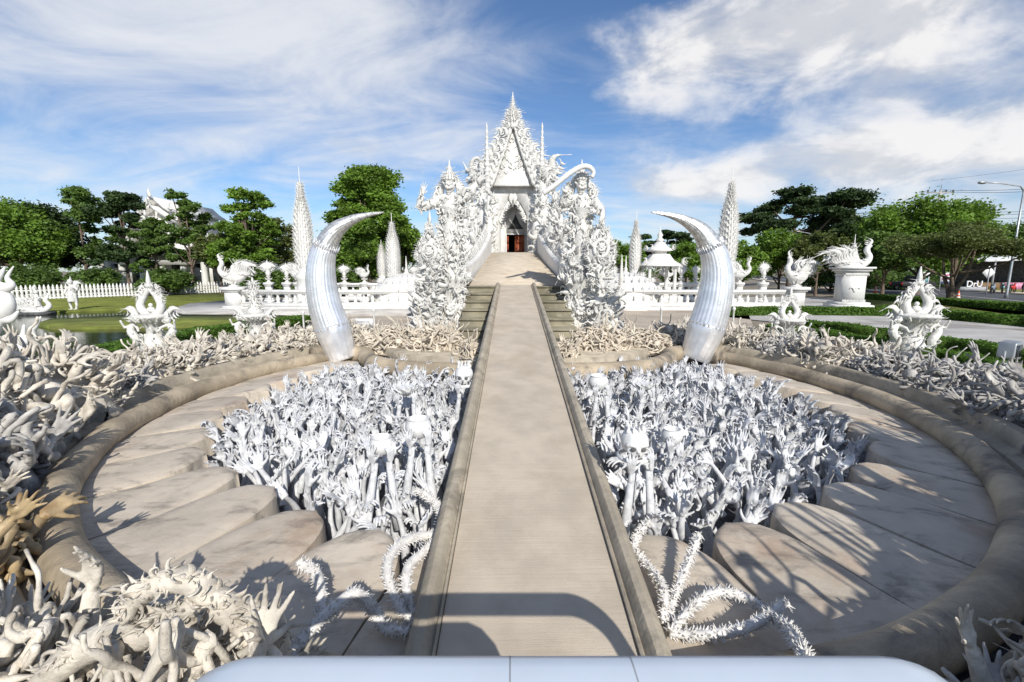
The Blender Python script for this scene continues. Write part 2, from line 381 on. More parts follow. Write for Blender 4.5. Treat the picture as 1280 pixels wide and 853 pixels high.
def kanok():
    """one flame ornament: a big hook with smaller hooks riding on its back"""
    t = MB(); t.put(F1, (0, 0, 0), (0, 0, 1), (1, 0, 0), 1)
    for k, (h, s) in enumerate(((.12, .5), (.32, .42), (.5, .3))):
        t.put(F3, (.05, 0, h), (-.7, 0, 1), (-1, 0, 0), (s, s, s)); t.put(S2, (.06, 0, h + .03), (.8, 0, .9), (1, 0, 0), s * .6)
    return t
K1 = kanok()
ORN = [F1, F2, F3, F4, S1, S2, K1]
def spike(mb, p, d, l, r, n=4):
    t = MB(); t.lathe([(r, 0), (r * .45, l * .55), (.002, l)], n=n, cap=False); mb.put(t, p, d)

# ------------------------------------------------------------------ raised arms with hands: palm, four unequal fingers, thumb, all one skin
def hand_T(curls, spread, thumb, wrist_bend=0.0, arm_len=.62, arm_bow=.05, voxel=.0075, scale=1.0, keep=.6, arm_r=.046):
    """stands on the origin, rises along +z, the palm faces -y"""
    t = MB(); S = 1.0
    # forearm with its muscle, thinning to the wrist
    n = 9; pts = []; rad = []
    for i in range(n):
        s = i / (n - 1)
        pts.append(Vector((arm_bow * math.sin(s * math.pi), arm_bow * .6 * math.sin(s * math.pi * .8), s * arm_len)))
        rad.append(arm_r * (1.0 + .22 * math.sin(min(1, s * 1.5) * math.pi)) * (1 - .36 * s))
    t.tube(pts, rad, n=12, flat=.88)
    W = pts[-1]
    M = Matrix.Translation(W) @ Matrix.Rotation(wrist_bend, 4, 'X')
    def X(p): return M @ Vector(p)
    # palm: four fanned metacarpals and the two pads
    knob = [(-.034, 0, .098), (-.012, -.003, .108), (.012, -.002, .104), (.034, .002, .092)]
    for k, q in enumerate(knob):
        t.tube([X((q[0] * .45, .002, -.01)), X((q[0] * .8, .0, .05)), X(q)], [.021, .0185, .0150], n=8)
    t.ball(X((-.026, -.010, .035)), .022, sc=(1, .8, 1.5)); t.ball(X((.026, -.008, .036)), .019, sc=(1, .8, 1.5))
    lens = [(.050, .031, .024), (.057, .036, .026), (.053, .034, .025), (.041, .025, .020)]
    for k, q in enumerate(knob):
        a = curls[k]; sp = spread * (k - 1.4) * .5; p = Vector(q); c = .06
        P_ = [X(p)]; rr = [.0138]
        for j, l in enumerate(lens[k]):
            c += a * (.75 if j == 0 else 1.0)
            d = Vector((math.sin(sp) * math.cos(c), -math.sin(c), math.cos(c) * math.cos(sp)))
            if j == 0: P_.append(X(p + d * l * .5)); rr.append(.0118)
            p = p + d * l; P_.append(X(p)); rr.append((.0122, .0108, .0078)[j])
        t.tube(P_, rr, n=8)
        t.ball(P_[-1], .0082); t.ball(X(q), .0145)
    # thumb leaves the side of the palm
    b = Vector((-.030, -.006, .022)); th = thumb
    p1 = b + Vector((-math.sin(th) * .046, -.012, math.cos(th) * .040)); p2 = p1 + Vector((-math.sin(th * .8) * .032, -.014, math.cos(th * .8) * .030)); p3 = p2 + Vector((-math.sin(th * .5) * .024, -.012, math.cos(th * .5) * .024))
    t.tube([X(b), X(p1), X(p2), X(p3)], [.020, .0150, .0130, .0088], n=8); t.ball(X(p3), .0092)
    o = bake(t, voxel, 2, keep=keep)
    if scale != 1: o.xform(Matrix.Scale(scale, 4))
    return o
HPOSE = [((.08, .05, .08, .12), .55, .9, 0), ((.35, .3, .35, .45), .35, .7, .15), ((.6, .55, .6, .65), .45, .8, -.25), ((.15, .4, .55, .6), .35, 1.0, .1),
         ((.05, .1, .3, .5), .6, .6, -.5), ((.8, .75, .8, .9), .2, .5, .3), ((.25, .2, .15, .1), .75, 1.1, -.7), ((.45, .5, .4, .35), .55, 1.0, .55),
         ((.02, .6, .7, .6), .3, .9, 0), ((.3, .25, .3, .3), .25, .4, -.9)]
HANDS = [hand_T(c, sp * .85, th, wb, arm_len=.44 + .03 * (i % 3), arm_bow=(.02, .05, -.04, .06)[i % 4], keep=.6, voxel=.0065, arm_r=.036) for i, (c, sp, th, wb) in enumerate(HPOSE)]
HANDS_LO = [hand_T(c, sp, th, wb, arm_len=.40, arm_bow=.03, voxel=.0095, keep=.5, arm_r=.036) for (c, sp, th, wb) in HPOSE[:6]]
HAND_ONLY = [hand_T(c, sp, th, wb, arm_len=.14, arm_bow=0, voxel=.0085, keep=.6, arm_r=.034) for (c, sp, th, wb) in (HPOSE[0], HPOSE[2], HPOSE[7], HPOSE[3])]

def skull_T():
    t = MB(); t.ball((0, 0, .10), .10, 14, 10, (1, 1.12, .98)); t.ball((0, -.055, .05), .062, 12, 8, (.95, .8, 1.0)); t.ball((0, -.05, -.01), .05, 10, 7, (1.0, .85, .6))
    for s in (-1, 1): t.ball((s * .05, -.075, .055), .025, 8, 6); t.tube([(s * .015, -.11, .10), (s * .045, -.105, .105), (s * .075, -.075, .095)], .013, 6)
    t.tube([(0, -.10, .09), (0, -.118, .06), (0, -.105, .045)], [.009, .013, .010], 6)
    o = bake(t, .009, 2, keep=.5)
    return o
SKULL = skull_T()
def eye_pits():
    t = MB()
    for s in (-1, 1): t.ball((s * .036, -.112, .078), .019, 8, 6, (1, .35, .85))
    t.ball((0, -.122, .036), .009, 6, 5, (1, .4, 1.2))
    t.tube([(-.03, -.094, .008), (0, -.102, .002), (.03, -.094, .008)], .006, 5)
    return t
PITS = eye_pits()
def face_T():
    """a carved demon mask: brow, bulging eyes, broad nose, open toothed mouth, swept horns"""
    t = MB(); t.ball((0, 0, 0), .5, 14, 10, (.92, .7, 1.05))
    for s in (-1, 1):
        t.ball((s * .19, -.30, .12), .12, 10, 7); t.tube([(s * .04, -.36, .17), (s * .2, -.38, .3), (s * .38, -.25, .30)], [.05, .06, .02], 6)
        t.ball((s * .23, -.27, -.14), .13, 8, 6); t.tube([(s * .16, -.36, -.26), (s * .2, -.46, -.2), (s * .22, -.44, -.06)], [.04, .03, .006], 5)
        t.tube([(s * .4, -.02, .1), (s * .56, .02, .25), (s * .54, 0, .52)], [.1, .08, .01], 6)
        t.tube([(s * .2, -.1, .42), (s * .36, -.05, .75), (s * .2, 0, 1.0)], [.1, .07, .01], 6)
    t.ball((0, -.38, .02), .09, 8, 6, (1.1, 1, 1)); t.tube([(-.22, -.3, -.25), (0, -.4, -.22), (.22, -.3, -.25)], .04, 6); t.tube([(-.2, -.26, -.45), (0, -.36, -.5), (.2, -.26, -.45)], .05, 6)
    t.ball((0, -.05, .45), .2, 8, 6)
    for k in range(5): t.tube([((k - 2) * .07, -.38, -.26), ((k - 2) * .07, -.38, -.34)], [.025, .01], 4)
    return bake(t, .032, 1)
FACE = face_T()

def tangle(mb, pts_fn, n, rad=(.02, .05), length=.9, wig=.5, hands=0, up=.25, nseg=7, flat=1.0, shape=None):
    """roots and limbs that twist over a mound; pts_fn gives a start point and its outward direction"""
    for i in range(n):
        p, nrm = pts_fn(); p = Vector(p); nrm = Vector(nrm)
        d = (Vector((U(-1, 1), U(-1, 1), U(-.6, .8))) + nrm * .5).normalized(); L = length * U(.5, 1.3); r = U(*rad)
        pts = [p.copy()]; rr = [r]
        loose = random.random() < up
        for k in range(nseg):
            s = (k + 1) / nseg
            d = (d + Vector((U(-wig, wig), U(-wig, wig), U(-wig, wig))) + (nrm * .3 + Vector((0, 0, .1)) if loose and s > .55 else Vector())).normalized()
            p = p + d * L / nseg
            if shape and not (loose and s > .55):
                e = math.sqrt((p.x / shape[0]) ** 2 + (p.y / shape[1]) ** 2 + (p.z / shape[2]) ** 2)
                if e > 1e-3: q = p * ((.98 + .16 * math.sin(i * 2.4 + s * 5)) / e); d = (d + (q - p) / (L / nseg) * .5).normalized(); p = p.lerp(q, .75)
                if p.z < -.05: p.z = -.05
            pts.append(p.copy()); rr.append(r * (1 - .66 * s) * U(.7, 1.4) + .003)
        mb.tube(catmull(pts, 2), [rr[min(len(rr) - 1, k // 2)] for k in range(2 * nseg + 1)], n=6, flat=flat)
        if i < hands: mb.put(random.choice(HAND_ONLY), pts[-1] - d * .1, d, None, r / .034 * .8)
def shells(mb, path, r, spacing=.018, size=.05, per=5):
    """spiny shells set round a vine"""
    acc = 0
    for a, b in zip(path, path[1:]):
        seg = (b - a); l = seg.length; k = max(1, int(l / spacing)); x, y, d = frame(seg)
        for j in range(k):
            c = a + seg * (j / k)
            for q in range(per):
                t = U(0, 2 * math.pi); o = x * math.cos(t) + y * math.sin(t)
                spike(mb, c + o * r * .7, (o + d * U(-.2, .9)), size * U(.5, 1.25), size * .28, 4)
# ================================================================== THE SETTING
CX, CY, RT = 0.10, 8.9, 6.72              # middle of the pit, radius of the rounded ring
SLOPE = .107
YB = 19.3                              # where the narrow deck meets the upper ramp
def zd(y): return SLOPE * (min(y, YB) - 2.46) + .165 * max(0, y - YB)    # height of the bridge deck
def circ(a, r, z=0): return Vector((CX + r * math.cos(a), CY + r * math.sin(a), z))

m = MB()                                # ground: one sheet from the pit's kerb to the horizon
rr = [8.3, 9.5, 12, 16, 24, 40, 70, 130, 300, 1200]
m.grid(lambda a, b: tuple(circ(a * 2 * math.pi, rr[round(b * (len(rr) - 1))], -.02)), 96, len(rr) - 1)
struct(m, 'ground', 'earth')

def sheet(name, pts, z, m_, thick=0.0):
    mb = MB(); mb.prism([(p.x, p.y) for p in pts], (0, 0, z - thick), (1, 0, 0), (0, 1, 0), thick or .001)
    if not thick:
        mb = MB(); mb.add([(p.x, p.y, z) for p in pts], [np.arange(len(pts))[None, :]])
    return struct(mb, name, m_)
# water of the pond, then the lawns standing proud of it
sheet('pond', [Vector((-46, 11, 0)), Vector((-8.5, 13, 0)), Vector((-8.5, 27, 0)), Vector((-60, 40, 0))], .004, 'water')
def lawn(pts, th=.12): return sheet('lawn', [G(u, v, .12) for u, v in pts], .12, 'grass', th + .12)
lawn([(65, 409), (200, 408), (300, 404), (382, 402), (398, 396), (300, 392), (190, 392), (62, 399), (45, 404)])
lawn([(-60, 396), (60, 389), (180, 385), (236, 379), (292, 377), (300, 364), (-250, 364), (-500, 378)])
sheet('garden_path', [G(u, v, .14) for u, v in ((236, 379.5), (300, 374), (560, 374), (560, 393), (300, 393), (228, 392.5), (215, 386))], .14, 'paving', .15)
lawn([(-600, 362.5), (-140, 356), (300, 354), (560, 352), (560, 363), (300, 364), (-250, 363)], .10)
# banks between the mounds and the pond
sheet('lawn', [G(u, v, .05) for u, v in ((-200, 520), (30, 470), (150, 442), (250, 425), (330, 412), (388, 402))] + [circ(R(a), 8.0) for a in range(125, 236, 6)], .05, 'grass', .17)
sheet('plaza', [Vector(p) for p in ((-8.4, 14.5, 0), (-3, 12.4, 0), (3, 12.4, 0), (8.4, 14.5, 0), (10.5, 20, 0), (14, 27.4, 0), (-9, 27.4, 0))], .02, 'plaza')
sheet('white_paving', [G(u, v) for u, v in ((985, 405), (1130, 424), (1400, 462), (1700, 440), (1500, 410), (1270, 398), (1110, 390), (1000, 391), (900, 396))], .02, 'paving')
sheet('white_paving', [G(u, v) for u, v in ((760, 384), (1110, 386), (1110, 377), (1000, 372), (760, 372))], .024, 'paving')
lawn([(940, 414), (1120, 437), (1400, 500), (1700, 560), (1500, 640), (1290, 540), (1100, 475), (930, 425)], .05)
lawn([(1130, 388), (1500, 404), (1700, 398), (1300, 377.5), (1096, 372), (1060, 374), (1090, 382)], .04)
# road with kerbs, line and far verge
def band(name, a, b, c, d, z, m_, th=0): return sheet(name, [a, b, c, d], z, m_, th)
ra, rb = Vector((24.5, 20, 0)), Vector((50, 86, 0)); rd = (rb - ra).normalized(); rn = Vector((rd.y, -rd.x, 0))
A0, A1 = ra - rd * 40, ra + rd * 260
band('sidewalk', A0, A1, A1 + rn * 2.0, A0 + rn * 2.0, .12, 'plaza', .13)
band('road', A0 + rn * 2.0, A1 + rn * 2.0, A1 + rn * 15, A0 + rn * 15, .03, 'asphalt')
band('road_marking', A0 + rn * 8.4, A1 + rn * 8.4, A1 + rn * 8.55, A0 + rn * 8.55, .036, 'white_sheet')
band('sidewalk', A0 + rn * 15, A1 + rn * 15, A1 + rn * 17.5, A0 + rn * 17.5, .13, 'plaza', .14)
band('lawn', A0 + rn * 17.5, A1 + rn * 17.5, A1 + rn * 22, A0 + rn * 22, .10, 'grass', .1)
# far hills of trees seen under the crowns
m = MB(); m.grid(lambda a, b: (math.sin((a - .5) * 3.0) * 210 , 60 + math.cos((a - .5) * 3.0) * 110, -1 + b * (6.0 + 1.6 * math.sin(a * 37) + 1.1 * math.sin(a * 91))), 200, 1)
def far_wood():
    rng = np.random.default_rng(3); mb = MB(); n = 15000
    a = rng.uniform(-1.5, 1.5, n); h = rng.random(n) ** .8 * (7.0 + 2.0 * np.sin(a * 17) + 1.5 * np.sin(a * 41 + 1))
    rr_ = rng.uniform(112, 122, n); c = np.stack([np.sin(a) * 1.75 * rr_, 40 + np.cos(a) * rr_, h], 1)
    leaf_cloud(mb, c, rng, .75); o = mb.build('far_wood', 'leaf', smooth=False); tag(o, 'band of dense green woodland far behind the temple grounds', 'woodland'); o['kind'] = 'stuff'
def leaf_cloud(mb, c, rng, size):
    n = len(c); a = rng.normal(size=(n, 3)); a /= np.linalg.norm(a, axis=1)[:, None]; a[:, 2] *= .6
    b = np.cross(a, rng.normal(size=(n, 3))); b /= np.linalg.norm(b, axis=1)[:, None]
    s = size * rng.uniform(.5, 1.2, (n, 1)); a = a * s; b = b * s * .55
    V = np.stack([c - a, c + b * .9, c + a, c - b * .9], 1).reshape(-1, 3)
    mb.add(V, np.arange(4 * n).reshape(n, 4))
far_wood()

# ------------------------------------------------------------------ the round stone pit
basin = thing('stone_basin', 'round tan stone basin with a thick rounded ring and overlapping petal slabs', 'basin')
def arc(a0, a1, r, z, n): return [circ(a0 + (a1 - a0) * i / n, r, z) for i in range(n + 1)]
AL, AR = R(180 - 41), R(41)             # the ring ends at the feet of the two tusks
for a0_, a1_ in ((AL, R(270 - 7.0)), (R(270 + 7.0), R(360 + 41))):
    m = MB(); m.tube([p + Vector((0, 0, .012 * math.sin(i * .6))) for i, p in enumerate(arc(a0_, a1_, RT, -.03, 70))], [.178 + .005 * math.sin(i * .8) for i in range(71)], n=20)
    m.build('rounded_ring', 'tube', basin)
def revolve(prof, a0, a1, n, name, mt, auto=40):
    mb = MB(); k = len(prof) - 1
    V = [tuple(circ(a0 + (a1 - a0) * i / n, prof[j][0], prof[j][1])) for j in range(k + 1) for i in range(n + 1)]
    i, j = np.meshgrid(np.arange(n), np.arange(k)); o = (j * (n + 1) + i).ravel()
    mb.add(V, np.stack([o, o + 1, o + n + 2, o + n + 1], 1)); return mb.build(name, mt, basin, auto=auto)
revolve([(6.86, -.3), (6.95, -.05), (7.0, -.10), (7.03, -.02), (7.22, .02), (7.24, .20), (7.27, .23), (7.42, .23), (7.44, .1), (8.35, -.06)], AL - R(3), R(360 + 44), 120, 'outer_kerb', 'kerb')
revolve([(6.9, -.2), (6.0, -.22), (5.2, -.40), (5.1, -.85), (.01, -.9)], 0, 2 * math.pi, 90, 'pit_floor', 'pit_floor')
revolve([(8.35, -.03), (7.2, -.0), (6.4, -.05), (5.7, -.12)], R(40), R(140), 40, 'back_floor', 'plaza')
# petals: tongues whose rounded tips stand proud over the pit
def petal(a, w, tip, ztip, k):
    mb = MB(); NU, NV = 16, 18; L0 = 6.66
    def f(u, s, dz=0):
        t = (u - .5) * 2
        r = L0 + (tip - L0) * s; hw = (r * math.tan(R(4.8)) - .009) * (1 if s < .55 else max(0, 1 - ((s - .55) / .45) ** 2.6) ** .6); q = t * hw
        z = -.13 + (ztip + .10) * (s ** 1.3) - .018 * t * t - .03 * max(0, abs(t) - .85) / .15 * s + .008 * math.sin(7 * s + k) - (.05 * max(0, (s - .88) / .12) ** 2)
        p = circ(a, r, z + dz); tx = Vector((-math.sin(a), math.cos(a), 0)); return tuple(p + tx * q)
    mb.grid(lambda u, v: f(u, v), NU, NV)
    # rim: thickness all round the free edge
    edge = [f(0, j / NV) for j in range(NV + 1)] + [f(i / NU, 1) for i in range(1, NU)] + [f(1, 1 - j / NV) for j in range(NV + 1)]
    n = len(edge); V = edge + [(x * .998, CY + (y - CY) * .998, z - .05) for x, y, z in edge] + [(x * .985 + .0, CY + (y - CY) * 1.0, z - .55) for x, y, z in edge]
    i = np.arange(n - 1); mb.add(V, [np.stack([i, i + 1, i + 1 + n, i + n], 1), np.stack([i + n, i + 1 + n, i + 1 + 2 * n, i + 2 * n], 1)])
    mb.build('petal', 'petal', basin)
k = 0; a = AL + R(8)
while a < R(360 + 33):
    front = abs((math.degrees(a) % 360) - 270)
    petal(a, .56 if k % 2 else .60, 5.46 + .06 * (k % 2) - .42 * max(0, min(1, (58 - front) / 22)) - (.12 if math.cos(a) < -.5 else 0) , .02 + .02 * (k % 2), k); a += R(9.6); k += 1
# the two inner curls behind the raised arms, with a step of stone behind each
for s in (-1, 1):
    pts = catmull([(s * 5.35, 13.75, -.1), (s * 5.1, 13.1, .0), (s * 4.35, 12.75, .02), (s * 4.05, 12.1, .0), (s * 3.3, 11.25, .0), (s * 2.3, 10.75, 0), (s * 1.3, 10.5, .0), (s * .7, 10.4, .0)], 8)
    m = MB(); m.tube(pts, [.30 - .08 * math.sin(i / len(pts) * 3) for i in range(len(pts))], n=16); m.build('inner_curl', 'tube', basin)
    m = MB(); m.tube(catmull([(s * 4.9, 13.2, .06), (s * 5.45, 12.9, .03), (s * 5.75, 12.6, 0)], 6), .3, n=14); m.build('curl_end', 'tube', basin)
    m = MB(); p2 = catmull([(s * 4.6, 14.0, 0), (s * 3.9, 13.0, 0), (s * 3.1, 11.95, 0), (s * 2.2, 11.45, 0), (s * .8, 11.1, 0)], 6)
    out = [(p.x, p.y) for p in p2] + [(s * .8, 15.5), (s * 4.6, 15.5)]
    if s > 0: out = out[::-1]
    m.prism(out, (0, 0, -.2), (1, 0, 0), (0, 1, 0), .42); m.build('back_step', 'kerb', basin, smooth=False)

# ------------------------------------------------------------------ the bridge
bridge = thing('bridge', 'long narrow concrete footbridge rising over the pit to the temple door', 'bridge', loc=(0, 0, 0))
HW = .615
m = MB()
ys = [.9 + i * .55 for i in range(34)]; ys = [y for y in ys if y < YB] + [YB]
m.grid(lambda a, b: (-HW - .02 + a * (2 * HW + .04), ys[round(b * (len(ys) - 1))], zd(ys[round(b * (len(ys) - 1))]) + .004 * math.sin(b * 31 + a * 5)), 4, len(ys) - 1)
m.build('deck', 'deck', bridge, smooth=False)
m = MB(); m.add([(-.8, .9, zd(.9) - .03), (.8, .9, zd(.9) - .03), (.8, YB, zd(YB) - .03), (-.8, YB, zd(YB) - .03), (-.8, .9, zd(.9) - .3), (.8, .9, zd(.9) - .3), (.8, YB, zd(YB) - .3), (-.8, YB, zd(YB) - .3)],
      np.array([(0, 1, 2, 3), (4, 7, 6, 5), (0, 4, 5, 1), (1, 5, 6, 2), (2, 6, 7, 3), (3, 7, 4, 0)])); m.build('slab', 'kerb', bridge, smooth=False)
prof = [(.640, -.03), (.640, .035), (.655, .045), (.668, .030), (.680, .045), (.69, .085), (.715, .115), (.76, .125), (.80, .105), (.825, .06), (.828, .0), (.845, -.015), (.845, -.28)]
for s in (-1, 1):
    mb = MB(); k = len(prof); ny = 30
    V = [(s * q, 1.0 + j / ny * (19.2 - 1.0), zd(1.0 + j / ny * 18.2) + z) for j in range(ny + 1) for q, z in prof]
    i, j = np.meshgrid(np.arange(k - 1), np.arange(ny)); o = (j * k + i).ravel(); F = np.stack([o, o + 1, o + k + 1, o + k], 1)
    mb.add(V, [F, np.arange(k)[None, :], (np.arange(k) + ny * k)[None, :]]); mb.build('kerb', 'kerb', bridge, auto=35)
# flights of broad steps beside the narrow deck, the landing and the upper ramp
NS = 6
for s in (-1, 1):
    st = MB()
    for i in range(NS):
        y0 = 14.6 + i * .78; z1 = .52 + i * .25
        st.box((min(s * .86, s * 1.95), y0 + .05, -.1), (max(s * .86, s * 1.95), 19.32, z1 - .05)); st.bbox((min(s * .855, s * 1.97), y0, z1 - .052), (max(s * .855, s * 1.97), 19.32 - .001 * i, z1), .015)
    st.build('steps', 'step', bridge, smooth=False)
m = MB(); z0, z1 = zd(YB), zd(30)
m.add([(-1.95, YB, z0), (1.95, YB, z0), (1.5, 30, z1), (-1.5, 30, z1), (-1.95, YB, -.1), (1.95, YB, -.1), (1.5, 30, -.1), (-1.5, 30, -.1)],
      np.array([(0, 1, 2, 3), (0, 4, 5, 1), (1, 5, 6, 2), (3, 7, 4, 0)]))
m.build('upper_ramp', 'deck', bridge, smooth=False)
m = MB(); m.add([(-1.5, 30, z1), (1.5, 30, z1), (1.9, 31.5, z1 - .25), (-1.9, 31.5, z1 - .25), (-3, 36, z1 - .35), (3, 36, z1 - .35)], np.array([(0, 1, 2, 3), (3, 2, 5, 4)]))
m.build('crest', 'deck', bridge, smooth=False)
for s in (-1, 1):                       # white swept parapets
    mb = MB(); ny = 30; k = 11
    def pp(t, q):
        y = 19.4 + t * 10.8; h = .42 + .75 * t ** 2.0 + .25 * (1 - t) ** 6; x = 1.52 + .45 * (1 - t) + .35 * (1 - t) ** 4 - .08 * t; w = .30
        a = math.pi * q; return (s * (x + w / 2 - w / 2 * math.cos(a)), y, zd(min(y, 30)) + (h + .12 * math.sin(a) if 0 < q < 1 else -.2 if q in (0, 1) else 0))
    mb.grid(lambda a, b: pp(b, [0, .001, .12, .3, .5, .7, .88, .999, 1][round(a * 8)]), 8, ny)
    o = mb.build('parapet', 'white_clean', bridge, auto=50)
    mb = MB()
    for i in range(26):
        t = i / 25; x, y, z = pp(t, .5); mb.put(K1 if i % 2 else F1, (x + s * .1, y, z - .05), (s * .25, -.35, 1), (s * .3, -1, 0), .45 + .35 * t)
    mb.build('parapet_flames', 'white', bridge)

# ------------------------------------------------------------------ hedges: clipped strips of small leaves
def hedge(pts, w, h, label, dens=2600, m_='hedge', leaf=.035):
    root = thing('hedge', label, 'hedge', 'clipped hedges'); rng = np.random.default_rng(len(label)); core = MB(); lv = MB(); C = []
    for a, b in zip(pts, pts[1:]):
        d = b - a; L = d.length; n = Vector((-d.y, d.x, 0)).normalized()
        q = [a - n * w * .46, b - n * w * .46, b + n * w * .46, a + n * w * .46]
        core.add([(p.x, p.y, 0) for p in q] + [(p.x, p.y, h * .94) for p in q], np.array([(4, 5, 6, 7), (0, 1, 5, 4), (1, 2, 6, 5), (2, 3, 7, 6), (3, 0, 4, 7)]))
        near = max(3.0, ((a + b) / 2).length); k = int(L * (w + 2 * h) * dens / near * 6)
        t = rng.random(k); q = rng.random(k) * (w + 2 * h)
        x = np.where(q < h, -w / 2, np.where(q < h + w, q - h - w / 2, w / 2)); z = np.where(q < h, q, np.where(q < h + w, h, w + 2 * h - q))
        base = np.array(a)[None, :] + t[:, None] * np.array(d)[None, :] + x[:, None] * np.array(n)[None, :]
        base[:, 2] = z + .02 * np.sin(t * L * 3); c = base + rng.normal(0, .02, (k, 3)); c[:, 2] = np.maximum(c[:, 2], .02)
        leaf_cloud(lv, c, rng, max(leaf, near * .0026))
    core.build('twigs', 'hedge', root, smooth=False); lv.build('leaves', m_, root, smooth=False)
hedge([G(60, 470), G(150, 445), G(240, 425), G(300, 415), G(385, 404)], .8, .34, 'low clipped hedge between the pond and the carved mounds', leaf=.03)
hedge([G(-190, 545), G(-40, 500), G(62, 470)], .8, .34, 'low hedge at the near end of the pond bank', leaf=.03)
hedge([G(905, 394.5), G(1000, 393.5), G(1112, 395)], .9, .40, 'long low hedge in front of the swan pedestal')
hedge([G(1100, 392), G(1130, 394), G(1200, 401), G(1290, 409), G(1420, 424)], .9, .42, 'curving hedge between the white paving and the roadside')
hedge([G(1085, 376), G(1180, 383), G(1290, 392), G(1400, 404)], 1.0, .50, 'hedge along the roadside under the small branching tree')
hedge([G(975, 409), G(1040, 415), G(1120, 427), G(1200, 440), G(1300, 459), G(1400, 483)], .62, .36, 'hedge at the near edge of the white paving')
hedge([G(960, 418), G(1020, 425), G(1100, 440), G(1190, 458), G(1290, 486), G(1370, 515)], .6, .36, 'nearest hedge just behind the carved root mounds')
# ================================================================== THE TEMPLE
TY = 36.0
def tx(u, Y=TY): return P(u, 300, Y).x
def tz(v, Y=TY): return P(640, v, Y).z
temple = thing('temple', 'white ornate temple with flame covered gables, needle towers and a dark red door', 'temple', loc=(0, 0, 0))
TC = tx(641)
def outl(name, poly, y, th, m_='white', smooth=False):
    """poly given by the angles it subtends, standing at distance y; th metres thick, going back"""
    mb = MB(); pts = [(P(u, v, y).x, P(u, v, y).z) for u, v in poly]
    mb.prism(pts, (0, y + th, 0), (1, 0, 0), (0, 0, 1), th); return mb
def arch_wall(y, th, x0, x1, z0, z1, ax, az, spring, cusps=3):
    """a wall with a pointed, cusped opening"""
    n = 22; L = []
    for i in range(n + 1):
        t = i / n; x = ax * (1 - t ** 1.25); z = spring + (az - spring) * t ** .9 + .10 * abs(math.sin(t * math.pi * cusps)) * (1 - t) * 1.3
        L.append((x, z))
    mid = (x0 + x1) / 2
    rt = [(mid + a, b) for a, b in L]; lf = [(mid - a, b) for a, b in L]
    poly = [(x0, z0), (mid - ax, z0)] + lf + rt[::-1][1:] + [(mid + ax, z0), (x1, z0), (x1, z1), (x0, z1)]
    mb = MB(); mb.prism(poly, (0, y + th, 0), (1, 0, 0), (0, 0, 1), th); return mb
zf = 1.0
# facade block: layered portal
X0, X1, ZT = tx(611), tx(673), tz(224)
arch_wall(TY, .5, X0, X1, zf, ZT, (X1 - X0) * .275, tz(243), tz(274)).build('portal_wall', 'white_clean', temple, smooth=False)
arch_wall(TY + .6, .4, X0 + .1, X1 - .1, zf, ZT - .3, (X1 - X0) * .275, tz(246), tz(278), 2).build('portal_wall', 'white', temple, smooth=False)
arch_wall(TY + 1.2, .4, X0 + .1, X1 - .1, zf, ZT - .3, (X1 - X0) * .27, tz(251), tz(284), 2).build('portal_wall', 'white', temple, smooth=False)
bw = MB(); bz = tz(293.5, TY + 1.9)
dl, dr = tx(633, TY + 1.9), tx(656, TY + 1.9)
bw.box((X0, TY + 1.9, zf), (dl, TY + 2.2, 8)); bw.box((dr, TY + 1.9, zf), (X1, TY + 2.2, 8)); bw.box((dl, TY + 1.9, bz), (dr, TY + 2.2, 8)); bw.build('porch_wall', 'white_clean', temple, smooth=False)
pm = MB(); pm.prism([(tx(634.5, TY + 1.88), tz(286.5, TY + 1.88)), (tx(654.5, TY + 1.88), tz(286.5, TY + 1.88)), (tx(649, TY + 1.88), tz(279, TY + 1.88)), (tx(644.2, TY + 1.88), tz(268, TY + 1.88)), (tx(640, TY + 1.88), tz(279, TY + 1.88))], (0, TY + 1.89, 0), (1, 0, 0), (0, 0, 1), .03)
pm.build('tympanum_grille', 'dark_stone', temple, smooth=False)
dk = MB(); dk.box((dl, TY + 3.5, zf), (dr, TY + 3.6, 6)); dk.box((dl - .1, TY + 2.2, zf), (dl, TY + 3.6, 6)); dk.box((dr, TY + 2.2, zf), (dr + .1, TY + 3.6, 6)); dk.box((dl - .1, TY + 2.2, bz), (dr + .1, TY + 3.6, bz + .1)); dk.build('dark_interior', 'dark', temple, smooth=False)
def door(xa, xb, y, rot=0):
    mb = MB(); mb.box((xa, y, zf + 1.2), (xb, y + .06, bz - .06)); o = mb.build('door', 'door_red', temple, smooth=False)
    q = MB(); w = xb - xa; H = bz - zf - 1.3
    for i in range(2):
        for j in range(4): q.box((xa + w * (.1 + .42 * i), y - .03, zf + 1.3 + H * (.04 + .24 * j)), (xa + w * (.48 + .42 * i), y - .001, zf + 1.3 + H * (.22 + .24 * j)))
    q.build('door_panel', 'door_red', o, smooth=False)
door(tx(643.5, TY + 2), dr, TY + 2.0); door(dl, dl + .18, TY + 2.0)
fr = MB(); fr.box((dl - .08, TY + 1.84, zf), (dl + .02, TY + 1.9, bz + .08)); fr.box((dr - .02, TY + 1.84, zf), (dr + .08, TY + 1.9, bz + .08)); fr.box((dl + .02, TY + 1.84, bz - .02), (dr - .02, TY + 1.9, bz + .08)); fr.build('door_frame', 'white_clean', temple, smooth=False)
